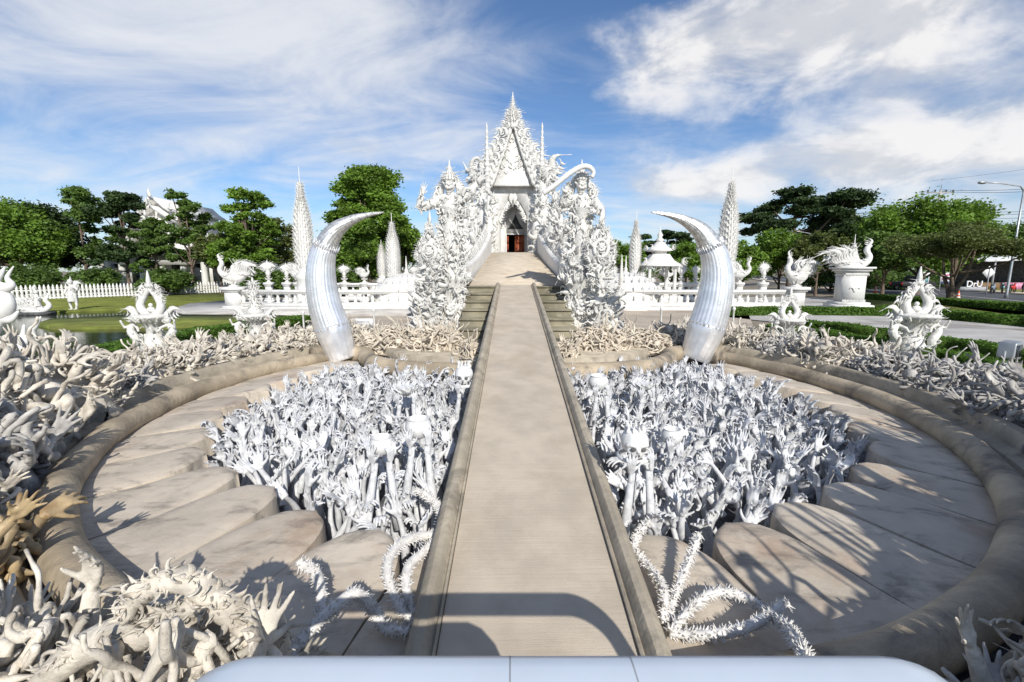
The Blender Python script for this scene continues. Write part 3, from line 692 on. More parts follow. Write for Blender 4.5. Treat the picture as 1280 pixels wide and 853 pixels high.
# carved lace round the arch, pendant in its peak
m = MB(); hw = (X1 - X0) * .27
for s in (-1, 1):
    for i in range(24):
        t = i / 23; x = TC + s * hw * (1 - t ** 1.25); z = tz(274) + (tz(243) - tz(274)) * t ** .9
        m.put(random.choice((K1, F1, S1)), (x, TY - .03, z), (-s * (.9 - .5 * t), -.1, -.45 + .2 * t), (0, 0, -1), U(.30, .55))
m.put(F2, (TC, TY - .1, tz(243)), (0, 0, -1), (1, 0, 0), (1.3, .8, .95)); m.put(F2, (TC, TY - .12, tz(243)), (0, 0, -1), (-1, 0, 0), (1.3, .8, .95)); m.build('arch_lace', 'white', temple)
m = MB()
for s in (-1, 1):
    for i in range(44):
        z = U(2.6, ZT - .2); x = TC + s * U(1.15, 1.95); m.put(random.choice(ORN), (x, TY - .02, z), (U(-.5, .5), -.25, 1), (U(-1, 1), 0, 0), (U(.2, .5), .35, U(.3, .6)))
m.build('wall_carving', 'white', temple)
# gables: three nested, each with its bargeboards of flames
def gable(y, ub, vb, ut, vt, name, n=26, flame=.8, curve=.35, face=True, board=.16):
    pts = []
    for i in range(n + 1):
        t = i / n; u = ub + (ut - ub) * t; v = vb + (vt - vb) * (t + curve * t * (t - 1) ) ; pts.append((u, v))
    W = [P(u, v, y) for u, v in pts]
    for s in (-1, 1):
        Q = [Vector((TC + s * abs(p.x - TC), y, p.z)) for p in W]
        mb = MB(); mb.tube(Q, [board * (1 + .35 * math.sin(i * 1.9)) * (1 - .4 * i / n) for i in range(n + 1)], n=8); mb.build(name + '_bargeboard', 'white', temple)
        fb = MB()
        for i in range(0, n + 1):
            t = i / n; p = Q[i]; k = flame * (1.05 - .5 * t) * U(.75, 1.2)
            fb.put(K1 if i % 3 else S2, p, (s * (.75 - .2 * t), U(-.2, .1), 1.0), (-s, 0, .2), k)
            if i % 3 == 0: fb.put(K1, p + Vector((s * .1, -.1, 0)), (s * 1.0, -.1, .75), (-s * .3, 0, 1), k * 1.5); fb.put(F1, p, (s * .55, -.1, 1.1), (-s, 0, 0), k * 1.5)
            if i % 2 == 0: fb.put(F3, p, (-s * .4, -.35, -.8), (s, 0, 0), k * .55)
            fb.put(S1, p + Vector((0, -.08, 0)), (s * .2, -.5, .8), (s, 0, 0), k * .45)
        q = Q[0]; fb.put(K1, q, (s * 1, -.1, .5), (0, 0, 1), flame * 1.9); fb.put(F1, q, (s * .7, -.1, .9), (-s, 0, 0), flame * 1.7); fb.put(S1, q, (s, -.2, .1), (0, 0, 1), flame * 1.1)
        fb.build(name + '_flames', 'white', temple)
    if face:
        poly = [(p.x - 0, p.z) for p in ([Vector((TC - abs(w.x - TC), 0, w.z)) for w in W] + [Vector((TC + abs(w.x - TC), 0, w.z)) for w in W[::-1]])]
        mb = MB(); mb.prism(poly, (0, y + .45, 0), (1, 0, 0), (0, 0, 1), .2); mb.build(name + '_tympanum', 'white_clean', temple, smooth=False)
    return W
W = gable(TY - .9, 613, 232, 638.5, 160, 'gable', 24, .85, .25)
gable(TY + 1.2, 603, 226, 638, 150, 'gable', 24, .95, .3, False)
gable(TY + 3.4, 598, 232, 638, 146, 'gable', 24, 1.0, .35)
# roof planes running back from the gables, in three tiers
def roof(y0, y1, ub, vb, ut, vt, nm='roof'):
    a, b = P(ub, vb, y0), P(ut, vt, y0); mb = MB()
    for s in (-1, 1):
        hx = abs(a.x - TC); n = 10
        def f(u, t): 
            x = hx * (1 - t); z = a.z + (b.z - a.z) * (t ** 1.25); return (TC + s * x, y0 + (y1 - y0) * u, z)
        mb.grid(f, 8, n)
        for j in range(1, 14):
            tt = j / 14; x, _, z = f(0, tt); mb.tube([(x, y0, z + .03), (x, y1, z + .03)], .05, 4)
    mb.build(nm, 'white_clean', temple, smooth=False)
roof(TY - .7, TY + 3, 614, 230, 640, 166); roof(TY + 1.4, TY + 14, 604, 224, 640, 156); roof(TY + 3.6, TY + 24, 599, 230, 640, 150)
m = MB(); m.tube([(X0 - .15, TY - .06, ZT), (TC - .8, TY - .06, ZT - .12), (TC, TY - .06, ZT + .12), (TC + .8, TY - .06, ZT - .12), (X1 + .15, TY - .06, ZT)], .09, 6)
for i in range(24): m.put(F1, (X0 + (X1 - X0) * i / 23, TY - .1, ZT + .02), (0, -.2, -1), (1, 0, 0), .22)
m.build('cornice', 'white', temple)
m = MB()
for s in (-1, 1):
    for i in range(34):
        t = U(0, 1); z = ZT + .25 + U(0, 1) * 3.2; w_ = (1 - (z - ZT) / 4.0) * 1.4; m.put(random.choice((S1, K1, F1)), (TC + s * U(0, w_), TY - .70, z), (U(-.4, .4) + s * .3, -.1, 1), (s, 0, 0), (U(.25, .5), .3, U(.3, .5)))
m.build('tympanum_carving', 'white', temple)
# ridge spire
zs = tz(166); zt_ = tz(119); m = MB()
H = zt_ - zs
m.lathe([(.42, 0), (.55, H * .10), (.30, H * .2), (.40, H * .26), (.22, H * .38), (.28, H * .43), (.13, H * .55), (.16, H * .6), (.07, H * .75), (.02, H)], (TC, TY - .6, zs), 10)
for j in range(15):
    z = zs + H * (.02 + .058 * j); r = .50 * (1 - j / 16) + .03
    for i in range(7):
        a_ = i * 2 * math.pi / 7 + j * .4; d = Vector((math.cos(a_), math.sin(a_), 0)); m.put(K1 if j < 9 else F1, Vector((TC, TY - .6, z)) + d * r * .55, d * .65 + Vector((0, 0, 1)), -d, (.85 * (1 - j / 18)))
m.build('ridge_spire', 'white', temple)
# the two needle towers beside the porch
for s, u in ((-1, 609.5), (1, 676.5)):
    x = tx(u, TY - 1.6); z0 = 1; z1 = tz(153, TY - 1.6); m = MB(); Hh = z1 - z0
    pr = [(.5, 0), (.5, Hh * .3)]
    for j in range(22):
        t = .3 + .7 * j / 22; r = .46 * (1 - .90 * (j / 22) ** .9); pr += [(r, Hh * t), (r * 1.35, Hh * (t + .008)), (r * .7, Hh * (t + .016))]
    pr.append((.012, Hh)); m.lathe(pr, (x, TY - 1.6, z0), 10)
    for j in range(26):
        t = .22 + .70 * j / 26; r = .42 * (1 - .8 * max(0, (t - .3) / .7))
        for i in range(5):
            a_ = i * 1.2566 + j * .5; d = Vector((math.cos(a_), math.sin(a_), 0)); m.put(F1, Vector((x, TY - 1.6, z0 + Hh * t)) + d * r * .8, d * .5 + Vector((0, 0, 1)), -d, .42 * (1.2 - t))
    m.build('needle_tower', 'white', temple)
# body of the hall and the stepped side wings with flaming eaves
m = MB(); m.box((tx(604, 40), TY + 3.75, .3), (tx(680, 40), TY + 24, tz(232))); m.box((tx(585, 42), TY + 6, .3), (tx(697, 42), TY + 22, tz(262))); m.build('hall', 'white_clean', temple, smooth=False)
for s in (-1, 1):
    for (y, ue, ve, k) in ((TY - .2, 36, 232, 1.25), (TY + 1.5, 44, 226, 1.5), (TY + 3, 50, 218, 1.7)):
        m = MB(); c = P(641 + s * ue, ve, y)
        for j in range(9):
            t = j / 8; p = Vector((TC + s * (abs(c.x - TC) - t * 1.0), y, c.z + t * .45)); m.put(random.choice((K1, F1, S1)), p, (s * U(.3, 1.1), U(-.3, .1), 1), (-s, 0, .3), U(.6, 1.0) * k * (.75 if j else 1.25))
            m.put(S2, p, (s * .2, -.4, -.8), (s, 0, 0), .5 * k)
        m.tube([Vector((TC + s * (abs(c.x - TC) - 1.3), y, c.z + .3)), c, c + Vector((s * .5, 0, .35)), c + Vector((s * .8, 0, 1.0))], [.2, .18, .1, .02], 8)
        m.build('eave_finial', 'white', temple)
    for (y, xin, w, z0_, z1_, lab) in ((TY - 1.2, 2.55, 1.5, .3, tz(268, TY), 0), (TY, 3.4, 1.6, .3, tz(292, TY), 0)):
        m = MB(); x = TC + s * xin; m.box((x - w / 2, y, z0_), (x + w / 2, y + 1.8, z1_))
        for (zz, ex) in ((z0_ + .3, .1), (z1_ - .5, .08), (z1_ - .12, .16)): m.box((x - w / 2 - ex, y - ex, zz), (x + w / 2 + ex, y + 1.8 + ex, zz + .14))
        m.build('wing_pier', 'white_clean', temple, smooth=False)
        m = MB()
        for i in range(80):
            m.put(random.choice(ORN), (x + U(-w, w) * .5, y - .03, U(z0_ + .6, z1_)), (U(-.6, .6), -.35, 1), (U(-1, 1), 0, 0), (U(.3, .75), .5, U(.4, .9)))
        for i in range(8): m.put(K1, (x - w / 2 + w * i / 7, y, z1_ + .02), (s * .3, 0, 1), (s, 0, 0), U(.6, 1.1))
        m.build('wing_carving', 'white', temple)

# carved towers crowding between the porch and the guardians
for s in (-1, 1):
    for (du, vt, Yt, wp, k) in ((38, 212, 31.5, 20, 120), (52, 236, 28.5, 20, 110), (60, 262, 25.5, 18, 90), (30, 236, 30, 12, 60)):
        c = P(641 + s * du, vt, Yt); W_ = wp * Yt / FPX / 2; base = 1.2; m = MB(); Ht = c.z - base
        m.lathe([(W_ * .9, 0), (W_, Ht * .3), (W_ * .7, Ht * .45), (W_ * .95, Ht * .6), (W_ * .6, Ht * .74), (W_ * .45, Ht * .86), (.03, Ht)], (c.x, Yt, base), 12); o = m.build('carved_tower', 'white', temple)
        m = MB()
        for i in range(k):
            t = U(.05, .97); a = U(math.pi, 2 * math.pi) if i % 4 else U(0, 6.28); d = Vector((math.cos(a), math.sin(a), 0)); r = W_ * (1 - .5 * t)
            m.put(random.choice(ORN), Vector((c.x, Yt, base + Ht * t)) + d * r * .8, d * U(.2, .7) + Vector((0, 0, U(.2, 1.2))), (U(-1, 1), U(-1, 1), 0), U(.45, 1.0) * (1.1 - .4 * t))
        m.build('tower_flames', 'white', o)
        if du > 35:
            m = MB(); m.put(FACE, (c.x, Yt - W_ * .7, base + Ht * .72), (0, 0, 1), (1, 0, 0), W_ * 1.1); m.build('demon_face', 'white', o)
# ================================================================== TUSKS
def tusk(cl, Y, label, yb=0):
    root = thing('tusk', label, 'tusk sculpture', 'giant tusks flanking the bridge')
    pts = [P(u, v, Y + yb * i) for i, (u, v, w) in enumerate(cl)]; pts[0].z = -.1
    rad = [w / 2 * .88 * (p - Vector((0, 0, 2.4))).length / FPX for p, (u, v, w) in zip(pts, cl)]
    K = 10; C = catmull(pts, K); Rr = []
    for i in range(len(C)):
        a = i / K; j = min(int(a), len(rad) - 2); Rr.append(rad[j] + (rad[j + 1] - rad[j]) * (a - j))
    def seg(i0, i1, flute, name, m, bump=0.0, extra=0.0):
        n = 168; V = []; 
        for i in range(i0, i1 + 1):
            d = (C[min(i + 1, len(C) - 1)] - C[max(i - 1, 0)]).normalized(); x = Vector((0, 1, 0)); y = d.cross(x).normalized()
            for k in range(n):
                t = k * 2 * math.pi / n; r = Rr[i] * (1 + extra + flute * (abs(math.sin(14 * t)) ** .6 - .6)) + bump * math.sin(t * 23 + i * 1.3) * math.sin(i * 1.7 + t * 5)
                V.append(tuple(C[i] + (x * math.cos(t) + y * math.sin(t)) * r))
        mb = MB(); i, k = np.meshgrid(np.arange(i1 - i0), np.arange(n)); a = (i * n + k).ravel(); b = (i * n + (k + 1) % n).ravel()
        mb.add(V, [np.stack([a, b, b + n, a + n], 1), np.arange(n)[::-1][None, :], (np.arange(n) + (i1 - i0) * n)[None, :]]); mb.build(name, m, root)
    s1, s2 = int(K * 1.15), int(K * 4.2)
    seg(0, s1 + 1, 0, 'smooth_base', 'tusk_silver', .006, .012)
    seg(s1, s2, .026, 'fluted_shaft', 'tusk_silver', 0, .008)
    seg(s2 - 1, len(C) - 1, 0, 'pointed_tip', 'tusk_tip', .004)
    for (i, dz) in ((s2, -1),):
        m = MB()
        d = (C[i + 1] - C[i - 1]).normalized(); y = d.cross(Vector((0, 1, 0))).normalized()
        for k in range(34):
            t = k * 2 * math.pi / 34; o = Vector((0, 1, 0)) * math.cos(t) + y * math.sin(t)
            m.put(F2, C[i] + o * Rr[i] * 1.02, d * (1 if i == s2 else -1) + o * .05, o, (.14, .14, .16 if k % 2 else .26))
        m.build('leaf_collar', 'tusk_silver', root)
mat('tusk_tip', (.72, .71, .68), .34, metal=.7, var=.18, vscale=12, bump=.5, bscale=30, bdist=.012)
tusk([(430, 452, 34), (417, 414, 44), (405.5, 379, 40), (401, 344, 36), (404.5, 316, 31), (417, 291, 23), (436, 277, 13.5), (457, 269.5, 7), (480, 265.5, .8)], 12.75, 'silvery curved tusk rising on the left side of the pit')
tusk([(868, 452, 36), (882, 412, 46), (892, 378, 43), (896, 344, 38), (891.5, 316, 32), (877, 291, 23), (858, 277, 13.5), (838, 269.5, 7), (814, 265.5, .8)], 12.75, 'silvery curved tusk rising on the right side of the pit')

# ================================================================== GUARDIANS
def guardian(x, y, z0, label, pose):
    root = thing('guardian_statue', label, 'guardian statue', 'guardian giants at the foot of the ramp', loc=(x, y, z0)); root.scale = (.98, 1.0, 1.12)
    H = 3.45; b = MB()
    for s in (-1, 1):
        b.tube([(s * .16, 0, -.05), (s * .19, -.06, .5), (s * .17, -.02, .95), (s * .14, 0, 1.5), (s * .13, 0, 1.75)], [.13, .15, .17, .22, .2], 12)
    b.tube([(0, 0, .0), (0, 0, .6), (0, 0, 1.2), (0, 0, 1.55), (0, 0, 1.85), (0, -.02, 2.25), (0, 0, 2.55)], [.30, .33, .38, .40, .31, .43, .30], 16, flat=.76)
    b.tube([(-.42, 0, 2.5), (0, .02, 2.58), (.42, 0, 2.5)], [.14, .17, .14], 12); b.tube([(0, 0, 2.5), (0, -.03, 2.8)], .12, 10)
    b.ball((0, -.03, 2.93), .22, 14, 10, (.95, 1, 1.15)); b.tube([(0, .1, 1.7), (0, .25, .9), (0, .3, 0)], [.3, .42, .5], 12, flat=.5)
    arms = {'claw': ([(-.44, 0, 2.48), (-.75, -.25, 2.3), (-1.05, -.4, 2.25), (-.95, -.45, 2.58)], [(.44, 0, 2.5), (.78, .05, 2.75), (1.02, .1, 3.05)]),
            'club': ([(-.44, 0, 2.5), (-.72, -.15, 2.35), (-.6, -.4, 2.7)], [(.44, 0, 2.5), (.72, -.1, 2.15), (.5, -.42, 2.1)])}[pose]
    for A in arms: b.tube(catmull(A, 4), [.185 - .07 * i / (4 * (len(A) - 1)) for i in range(4 * (len(A) - 1) + 1)], 12)
    body = bake(b, .032, 2); body.build('body', 'white', root)
    for A, dz in zip(arms, (1, 1)):
        hb = MB(); d = (Vector(A[-1]) - Vector(A[-2])).normalized(); hb.put(HAND_ONLY[1 if pose == 'club' else 0], Vector(A[-1]) - d * .2, d, None, 1.7); hb.build('hand', 'white', root)
    fm = MB(); fm.put(FACE, (0, -.10, 2.93), (0, 0, 1), (1, 0, 0), (.44, .46, .44)); fm.build('face_mask', 'white', root)
    c = MB(); c.lathe([(.24, 0), (.27, .05), (.2, .1), (.22, .15), (.15, .22), (.16, .27), (.09, .36), (.1, .4), (.04, .5), (.01, .68)], (0, -.02, 3.08), 14)
    for i in range(16):
        a = i * math.pi / 8; d = Vector((math.cos(a), math.sin(a), 0)); c.put(K1, Vector((0, -.02, 3.1)) + d * .2, d * .5 + Vector((0, 0, 1)), -d, .34); c.put(F1, Vector((0, -.02, 3.3)) + d * .13, d * .3 + Vector((0, 0, 1)), -d, .24)
    c.build('crown', 'white', root)
    f = MB(); f2 = MB()
    for s in (-1, 1):
        for i in range(14): f.put(random.choice((K1, F1, S1)), (s * U(.3, .5), U(-.25, .15), U(2.3, 2.7)), (s * U(.6, 1.3), U(-.4, .2), U(.2, 1.2)), (0, 0, 1), U(.25, .5))
        for i in range(7): f.put(K1, (s * .32, .15, 2.5 + i * .05), (s * (1 - i * .1), .3, .3 + i * .16), (0, 0, 1), .55)
    for z, r, n, k in ((2.1, .3, 22, .28), (1.85, .3, 22, .3), (1.6, .36, 26, .36), (1.35, .38, 26, .42), (1.05, .36, 24, .45), (.75, .36, 24, .45), (.4, .36, 24, .42), (.1, .38, 26, .42), (2.35, .42, 26, .30), (2.2, .45, 30, .28), (2.45, .42, 26, .26), (2.3, .46, 30, .24), (2.1, .42, 30, .26), (1.95, .36, 26, .26), (2.0, .38, 24, .26), (1.7, .38, 26, .34), (1.5, .42, 26, .36), (1.2, .42, 24, .4), (.9, .40, 24, .4), (.55, .38, 24, .4)):
        for i in range(n):
            a = i * 2 * math.pi / n + z * 3 + U(-.2, .2); d = Vector((math.cos(a), math.sin(a) * .8, 0)); f.put(random.choice((K1, S1, F3, F2, S2, F1)), Vector((0, .0, z + U(-.12, .12))) + d * r * U(.85, 1.05), d * U(.15, .6) + Vector((U(-.5, .5), 0, U(-1, 1))), (U(-1, 1), 0, 1), U(.5, 1.1) * k)
    f.build('armour', 'white', root)
    for A in arms:
        q = catmull(A, 6)
        for i in range(2 * len(q)): f2.put(random.choice(ORN), q[i // 2] + Vector((U(-.1, .1), U(-.14, 0), U(-.1, .1))), (U(-1, 1), U(-1, .2), U(-1, 1)), None, U(.16, .32))
    f2.build('arm_ornament', 'white', root)
    if pose == 'club':
        cl = MB(); q = catmull([(.45, -.5, 1.9), (.2, -.6, 2.3), (-.5, -.62, 2.65), (-1.5, -.55, 2.62)][::-1] + [], 3)
        path = catmull([(-1.45, -.55, 2.62), (-1.05, -.6, 2.85), (-.55, -.6, 3.2), (-.1, -.55, 3.42), (.2, -.5, 3.42), (.36, -.45, 3.28), (.3, -.45, 3.12)], 6)
        cl.tube(path, [.085 - .03 * abs(i / len(path) - .3) + .012 * (i % 2) for i in range(len(path))], 10)
        cl.build('curved_club', 'white_clean', root)
    # lotus and demon pedestal under the feet, reaching down to the ground
    p = MB(); hz = z0 / 1.12
    p.lathe([(.52, -hz - .1), (.50, -hz * .7), (.34, -hz * .55), (.30, -hz * .4), (.44, -hz * .2), (.58, -.08), (.60, 0), (.3, .03)], (0, .05, 0), 20); p.build('pedestal_core', 'white', root)
    f = MB()
    for i in range(240):
        a = U(0, 2 * math.pi); z = -hz * U(0, 1); r = .28 + .16 * abs(2 * (-z / hz) - 1); d = Vector((math.cos(a), math.sin(a), 0))
        f.put(random.choice(ORN), Vector((0, .05, z)) + d * r, d * U(.5, 1) + Vector((0, 0, U(-.3, 1))), (U(-1, 1), U(-1, 1), 1), U(.3, .62))
    for i in range(16):
        a = i * math.pi / 8; d = Vector((math.cos(a), math.sin(a), 0)); f.put(F2, Vector((0, .05, -.12)) + d * .5, d * .7 + Vector((0, 0, 1)), d, .5)
    f.build('pedestal_carving', 'white', root)
    for (a, z, k) in ((-1.57, -hz * .55, .55), (-2.6, -hz * .5, .42), (-.6, -hz * .5, .42), (-1.2, -hz * .85, .38), (-2.0, -hz * .85, .38)):
        d = Vector((math.cos(a), math.sin(a), 0)); fm = MB(); fm.put(FACE, d * .42 + Vector((0, .05, z)), (0, 0, 1), Vector((-d.y, d.x, 0)), k); fm.build('demon_face', 'white', root)
    return root
guardian(-2.42, 17.2, 2.15, 'pale demon giant with outstretched claw arm beside the left steps', 'claw')
guardian(2.36, 17.2, 2.15, 'pale demon giant gripping a long curved club beside the right steps', 'club')
# serpents and flames climbing the ramp behind each guardian
for s, w in ((-1, 'left'), (1, 'right')):
    root = thing('naga_group', 'bristling heap of serpents and flames behind the %s guardian' % w, 'naga sculpture', 'naga groups beside the ramp', loc=(s * 2.75, 20.6, 0))
    m = MB()
    for k in range(9):
        y = -1.6 + k * 1.15; zt = 3.0 + .25 * k + U(-.3, .5); x = s * U(-.35, .5)
        P_ = catmull([(x, y, 0), (x + U(-.3, .3), y - .2, zt * .4), (x - s * .25, y + .2, zt * .75), (x + U(-.2, .2), y - .3, zt)], 6); m.tube(P_, [.28 - .15 * i / len(P_) for i in range(len(P_))], 10)
    m.build('serpent_bodies', 'white', root)
    m = MB()
    for i in range(520):
        y = U(-2.0, 8.5); zt = 3.1 + .26 * y; z = U(.3, zt); m.put(random.choice(ORN), (s * U(-.55, .40), y, z), (s * U(-.3, .7), U(-.9, .1), U(.1, 1.2)), (U(-1, 1), U(-1, 1), 0), U(.4, .95))
    m.build('flames', 'white', root)
    for k in range(5):
        q = MB(); q.put(FACE, (s * U(-.35, .4), -2.1 + 1.6 * k, 2.4 + .35 * k + U(-.6, .3)), (0, 0, 1), (1, .3 * s, 0), U(.45, .65)); q.build('serpent_head', 'white', root)
    for k in range(2):
        q = MB(); x, y, z = s * (.45 + .2 * k), -2.9 + .7 * k, .9 + .6 * k
        q.tube(catmull([(x, y, 0), (x + s * .35, y, .6), (x + s * .1, y, 1.1), (x + s * .55, y - .2, 1.6)], 5), [.2 - .007 * i for i in range(16)], 9)
        for i in range(36): q.put(random.choice(ORN), (x + s * U(-.1, .5), y + U(-.2, .2), U(.1, 1.7)), (s * U(-.2, 1), U(-.8, 0), U(.1, 1)), None, U(.3, .6))
        q.xform(Matrix.Translation((0, -1.2, 0))); q.build('side_serpent', 'white', root)

# flame-ringed medallion leaves standing outside the ramp
def leaf_panel(u, vt, vb, Y, wpx, label):
    c = P(u, vb, Y); top = P(u, vt, Y).z; H = top - c.z; Wd = wpx / 2 * Y / FPX
    root = thing('flame_medallion', label, 'ornament', 'flame medallions beside the ramp', loc=(c.x, Y, c.z))
    n = 20; ol = []
    for i in range(n + 1):
        t = i / n; w = Wd * .62 * math.sin(min(1, t * .92 + .12) * math.pi) ** .75 * (1 - .25 * t); ol.append((w, H * t * .82))
    m = MB(); inner = []
    poly = [(-a, b) for a, b in ol] + [(a, b) for a, b in ol[::-1]]; m.prism(poly, (0, .15, 0), (1, 0, 0), (0, 0, 1), .22); m.build('leaf_plate', 'white_clean', root, smooth=False)
    r = MB(); r.tube([(math.cos(a) * Wd * .28, -.12, H * .38 + math.sin(a) * Wd * .34) for a in np.linspace(0, 2 * math.pi, 24, endpoint=False)], .07, 8, closed=True)
    r.put(FACE, (0, -.12, H * .38), (0, 0, 1), (1, 0, 0), Wd * .38); r.build('medallion', 'white', root)
    f = MB()
    for s in (-1, 1):
        for i in range(0, n + 1):
            w, z = ol[i]; t = i / n
            for q in range(2): f.put(random.choice((K1, F1, F3)), (s * w * .95, U(-.12, .1), z), (s * (1.2 - t), U(-.2, .2), .4 + 1.2 * t), (-s * .5, 0, 1), U(.35, .6) * (1.25 - .5 * t) * Wd * .6)
    for i in range(60): 
        k = random.randrange(n); w, z = ol[k]; f.put(random.choice((S1, F1, K1)), (U(-w, w) * .9, -.1, z), (U(-1, 1), -.25, 1), None, (.3, .2, .35))
    for i in range(5): f.put(F2, (0, 0, H * (.72 + .05 * i)), (U(-.12, .12), 0, 1), None, (.5, .5, H * .12 + .3))
    spike(f, (0, 0, H * .75), (0, 0, 1), H * .27, .09, 6)
    f.build('flame_rim', 'white', root)
    b = MB(); b.lathe([(Wd * .34, -c.z), (Wd * .26, -.8), (Wd * .2, -.3), (Wd * .34, .0), (Wd * .2, .3)], n=16, sy=.7)
    for i in range(110): a = U(math.pi, 2 * math.pi); d = Vector((math.cos(a), math.sin(a) * .7, 0)); b.put(random.choice(ORN), d * Wd * U(.2, .32) + Vector((0, 0, U(-c.z, .3))), d + Vector((0, 0, U(-.3, 1.2))), None, U(.3, .6))
    b.build('base', 'white', root)
leaf_panel(538, 272, 342, 16.6, 56, 'flame rimmed medallion leaf left of the ramp, beside the clawing giant')
leaf_panel(750, 266, 338, 16.6, 60, 'flame rimmed medallion leaf right of the ramp, beside the club giant')

# ================================================================== SCALY FLAME PILLARS
def flame_pillar(u, vt, vb, Y, wpx, label, rows=26):
    c = P(u, vb, Y); H = P(u, vt, Y).z - c.z; W = wpx / 2 * math.hypot(Y, c.x * .0) / FPX
    root = thing('flame_pillar', label, 'pillar', 'scaly flame pillars around the temple', loc=(c.x, Y, c.z))
    def r(t): return W * (.42 + .58 * math.sin(min(1, (t + .25) / 1.05) * math.pi) ** .8) * (1 if t < .6 else max(.05, 1 - ((t - .6) / .36) ** 1.5 * .9)) if t < .95 else .05
    m = MB(); m.lathe([(r(i / 20) * .72, H * .86 * i / 20) for i in range(20)] + [(.03, H * .87), (.015, H)], n=12); m.build('core', 'white', root)
    f = MB()
    for j in range(rows):
        t = j / rows * .96; n = 11
        for i in range(n):
            a = (i + (j % 2) * .5) * 2 * math.pi / n; d = Vector((math.cos(a), math.sin(a), 0)); f.put(F2 if i % 2 else K1, d * r(t) * .66 + Vector((0, 0, H * .86 * t)), d * .55 + Vector((0, 0, 1)), -d, (W * .55, W * .5, H / rows * 2.1))
    f.build('flame_scales', 'white', root)
    b = MB(); b.lathe([(W * 1.25, -c.z), (W * 1.25, -c.z + .5), (W * .9, -c.z + .6), (W * .8, -.6), (W * 1.0, -.4), (W * .6, -.1), (W * .7, .1)], n=16); b.build('plinth', 'white_clean', root)
flame_pillar(382, 208, 338, 30, 27, 'tall scaly flame pillar with a needle point behind the left tusk')
flame_pillar(908, 208, 330, 30, 26, 'tall scaly flame pillar with a needle point behind the right tusk')
flame_pillar(492, 266, 345, 32, 21, 'shorter flame pillar standing before the round green tree')
flame_pillar(793, 264, 340, 32, 17, 'shorter flame pillar beside the small tiered shrine')
flame_pillar(478, 300, 347, 33, 12, 'smallest flame pillar leaning close to the shorter pillar', 16)

# ================================================================== BALUSTRADES with flame birds
def baluster_T(h):
    t = MB(); t.lathe([(.13, 0), (.13, h * .08), (.07, h * .12), (.11, h * .3), (.125, h * .42), (.07, h * .7), (.055, h * .8), (.11, h * .9), (.12, h)], n=10); return t
def bird_T():
    """mythical swan: boat body, S neck, raised wings and a flame tail; faces +x"""
    t = MB(); t.tube(catmull([(-.42, 0, .22), (-.2, 0, .12), (.1, 0, .12), (.35, 0, .22), (.42, 0, .4), (.34, 0, .56), (.36, 0, .7), (.47, 0, .74)], 4), [.10, .13, .16, .19, .22, .235, .235, .23, .21, .18, .15, .13, .11, .10, .095, .09, .085, .08, .078, .08, .085, .085, .08, .075, .07, .06, .05, .035, .012][:29], 12)
    t = bake(t, .025, 1)
    for s in (-1, 1):
        for i in range(9): t.put(F1, (.12 - i * .05, s * .14, .22), (-.25 - i * .11, s * .35, 1.0 - i * .05), (-1, 0, 0), (.42, .42, .62 - i * .02))
        for i in range(6): t.put(S1, (.2 - i * .09, s * .17, .14), (-.4, s * .5, .9), (-1, 0, 0), .24)
    for i in range(14): t.put(K1, (-.34 + .012 * i, U(-.08, .08), .22), (-1.0 + i * .085, U(-.25, .25), .25 + i * .1), (1, 0, .3), .72 - .015 * i)
    for i in range(16): t.put(random.choice((S1, F3)), (U(-.3, .3), U(-.2, .2), U(.1, .3)), (U(-1, .3), U(-.8, .8), U(.3, 1)), (-1, 0, 0), U(.15, .26))
    t.put(K1, (.36, 0, .74), (-.25, 0, 1), (1, 0, 0), .3)
    return t
BIRD = bird_T()
def flame_bird_T():
    """upright flame bird with spread tail as on the posts"""
    t = MB(); t.tube([(0, 0, 0), (0, 0, .15), (0, -.05, .4), (0, -.04, .6)], [.1, .14, .13, .07], 10); t.ball((0, -.08, .66), .09)
    for i in range(13):
        a = -1.35 + i * 2.7 / 12; t.put(K1 if i % 2 else F1, (math.sin(a) * .08, .04, .32 + .06 * math.cos(a)), (math.sin(a), 0, math.cos(a)), (-math.cos(a) * (1 if a > 0 else -1), 0, 0) if abs(a) > .01 else None, .52)
    for s in (-1, 1):
        for i in range(6): t.put(F3, (s * .1, -.05, .2 + .06 * i), (s, -.3, .3 + .15 * i), (0, 0, 1), .42)
    t.put(F2, (0, -.06, .7), (0, 0, 1), (1, 0, 0), .3); return t
FBIRD = flame_bird_T()
def pedestal(mb, w, h, z=0):
    mb.bbox((-w * .62, -w * .62, z), (w * .62, w * .62, z + h * .14), .03); mb.bbox((-w * .52, -w * .52, z + h * .14), (w * .52, w * .52, z + h * .22), .03)
    mb.bbox((-w * .4, -w * .4, z + h * .22), (w * .4, w * .4, z + h * .8), .01); mb.bbox((-w * .48, -w * .48, z + h * .8), (w * .48, w * .48, z + h * .87), .02); mb.bbox((-w * .58, -w * .58, z + h * .87), (w * .58, w * .58, z + h), .03)
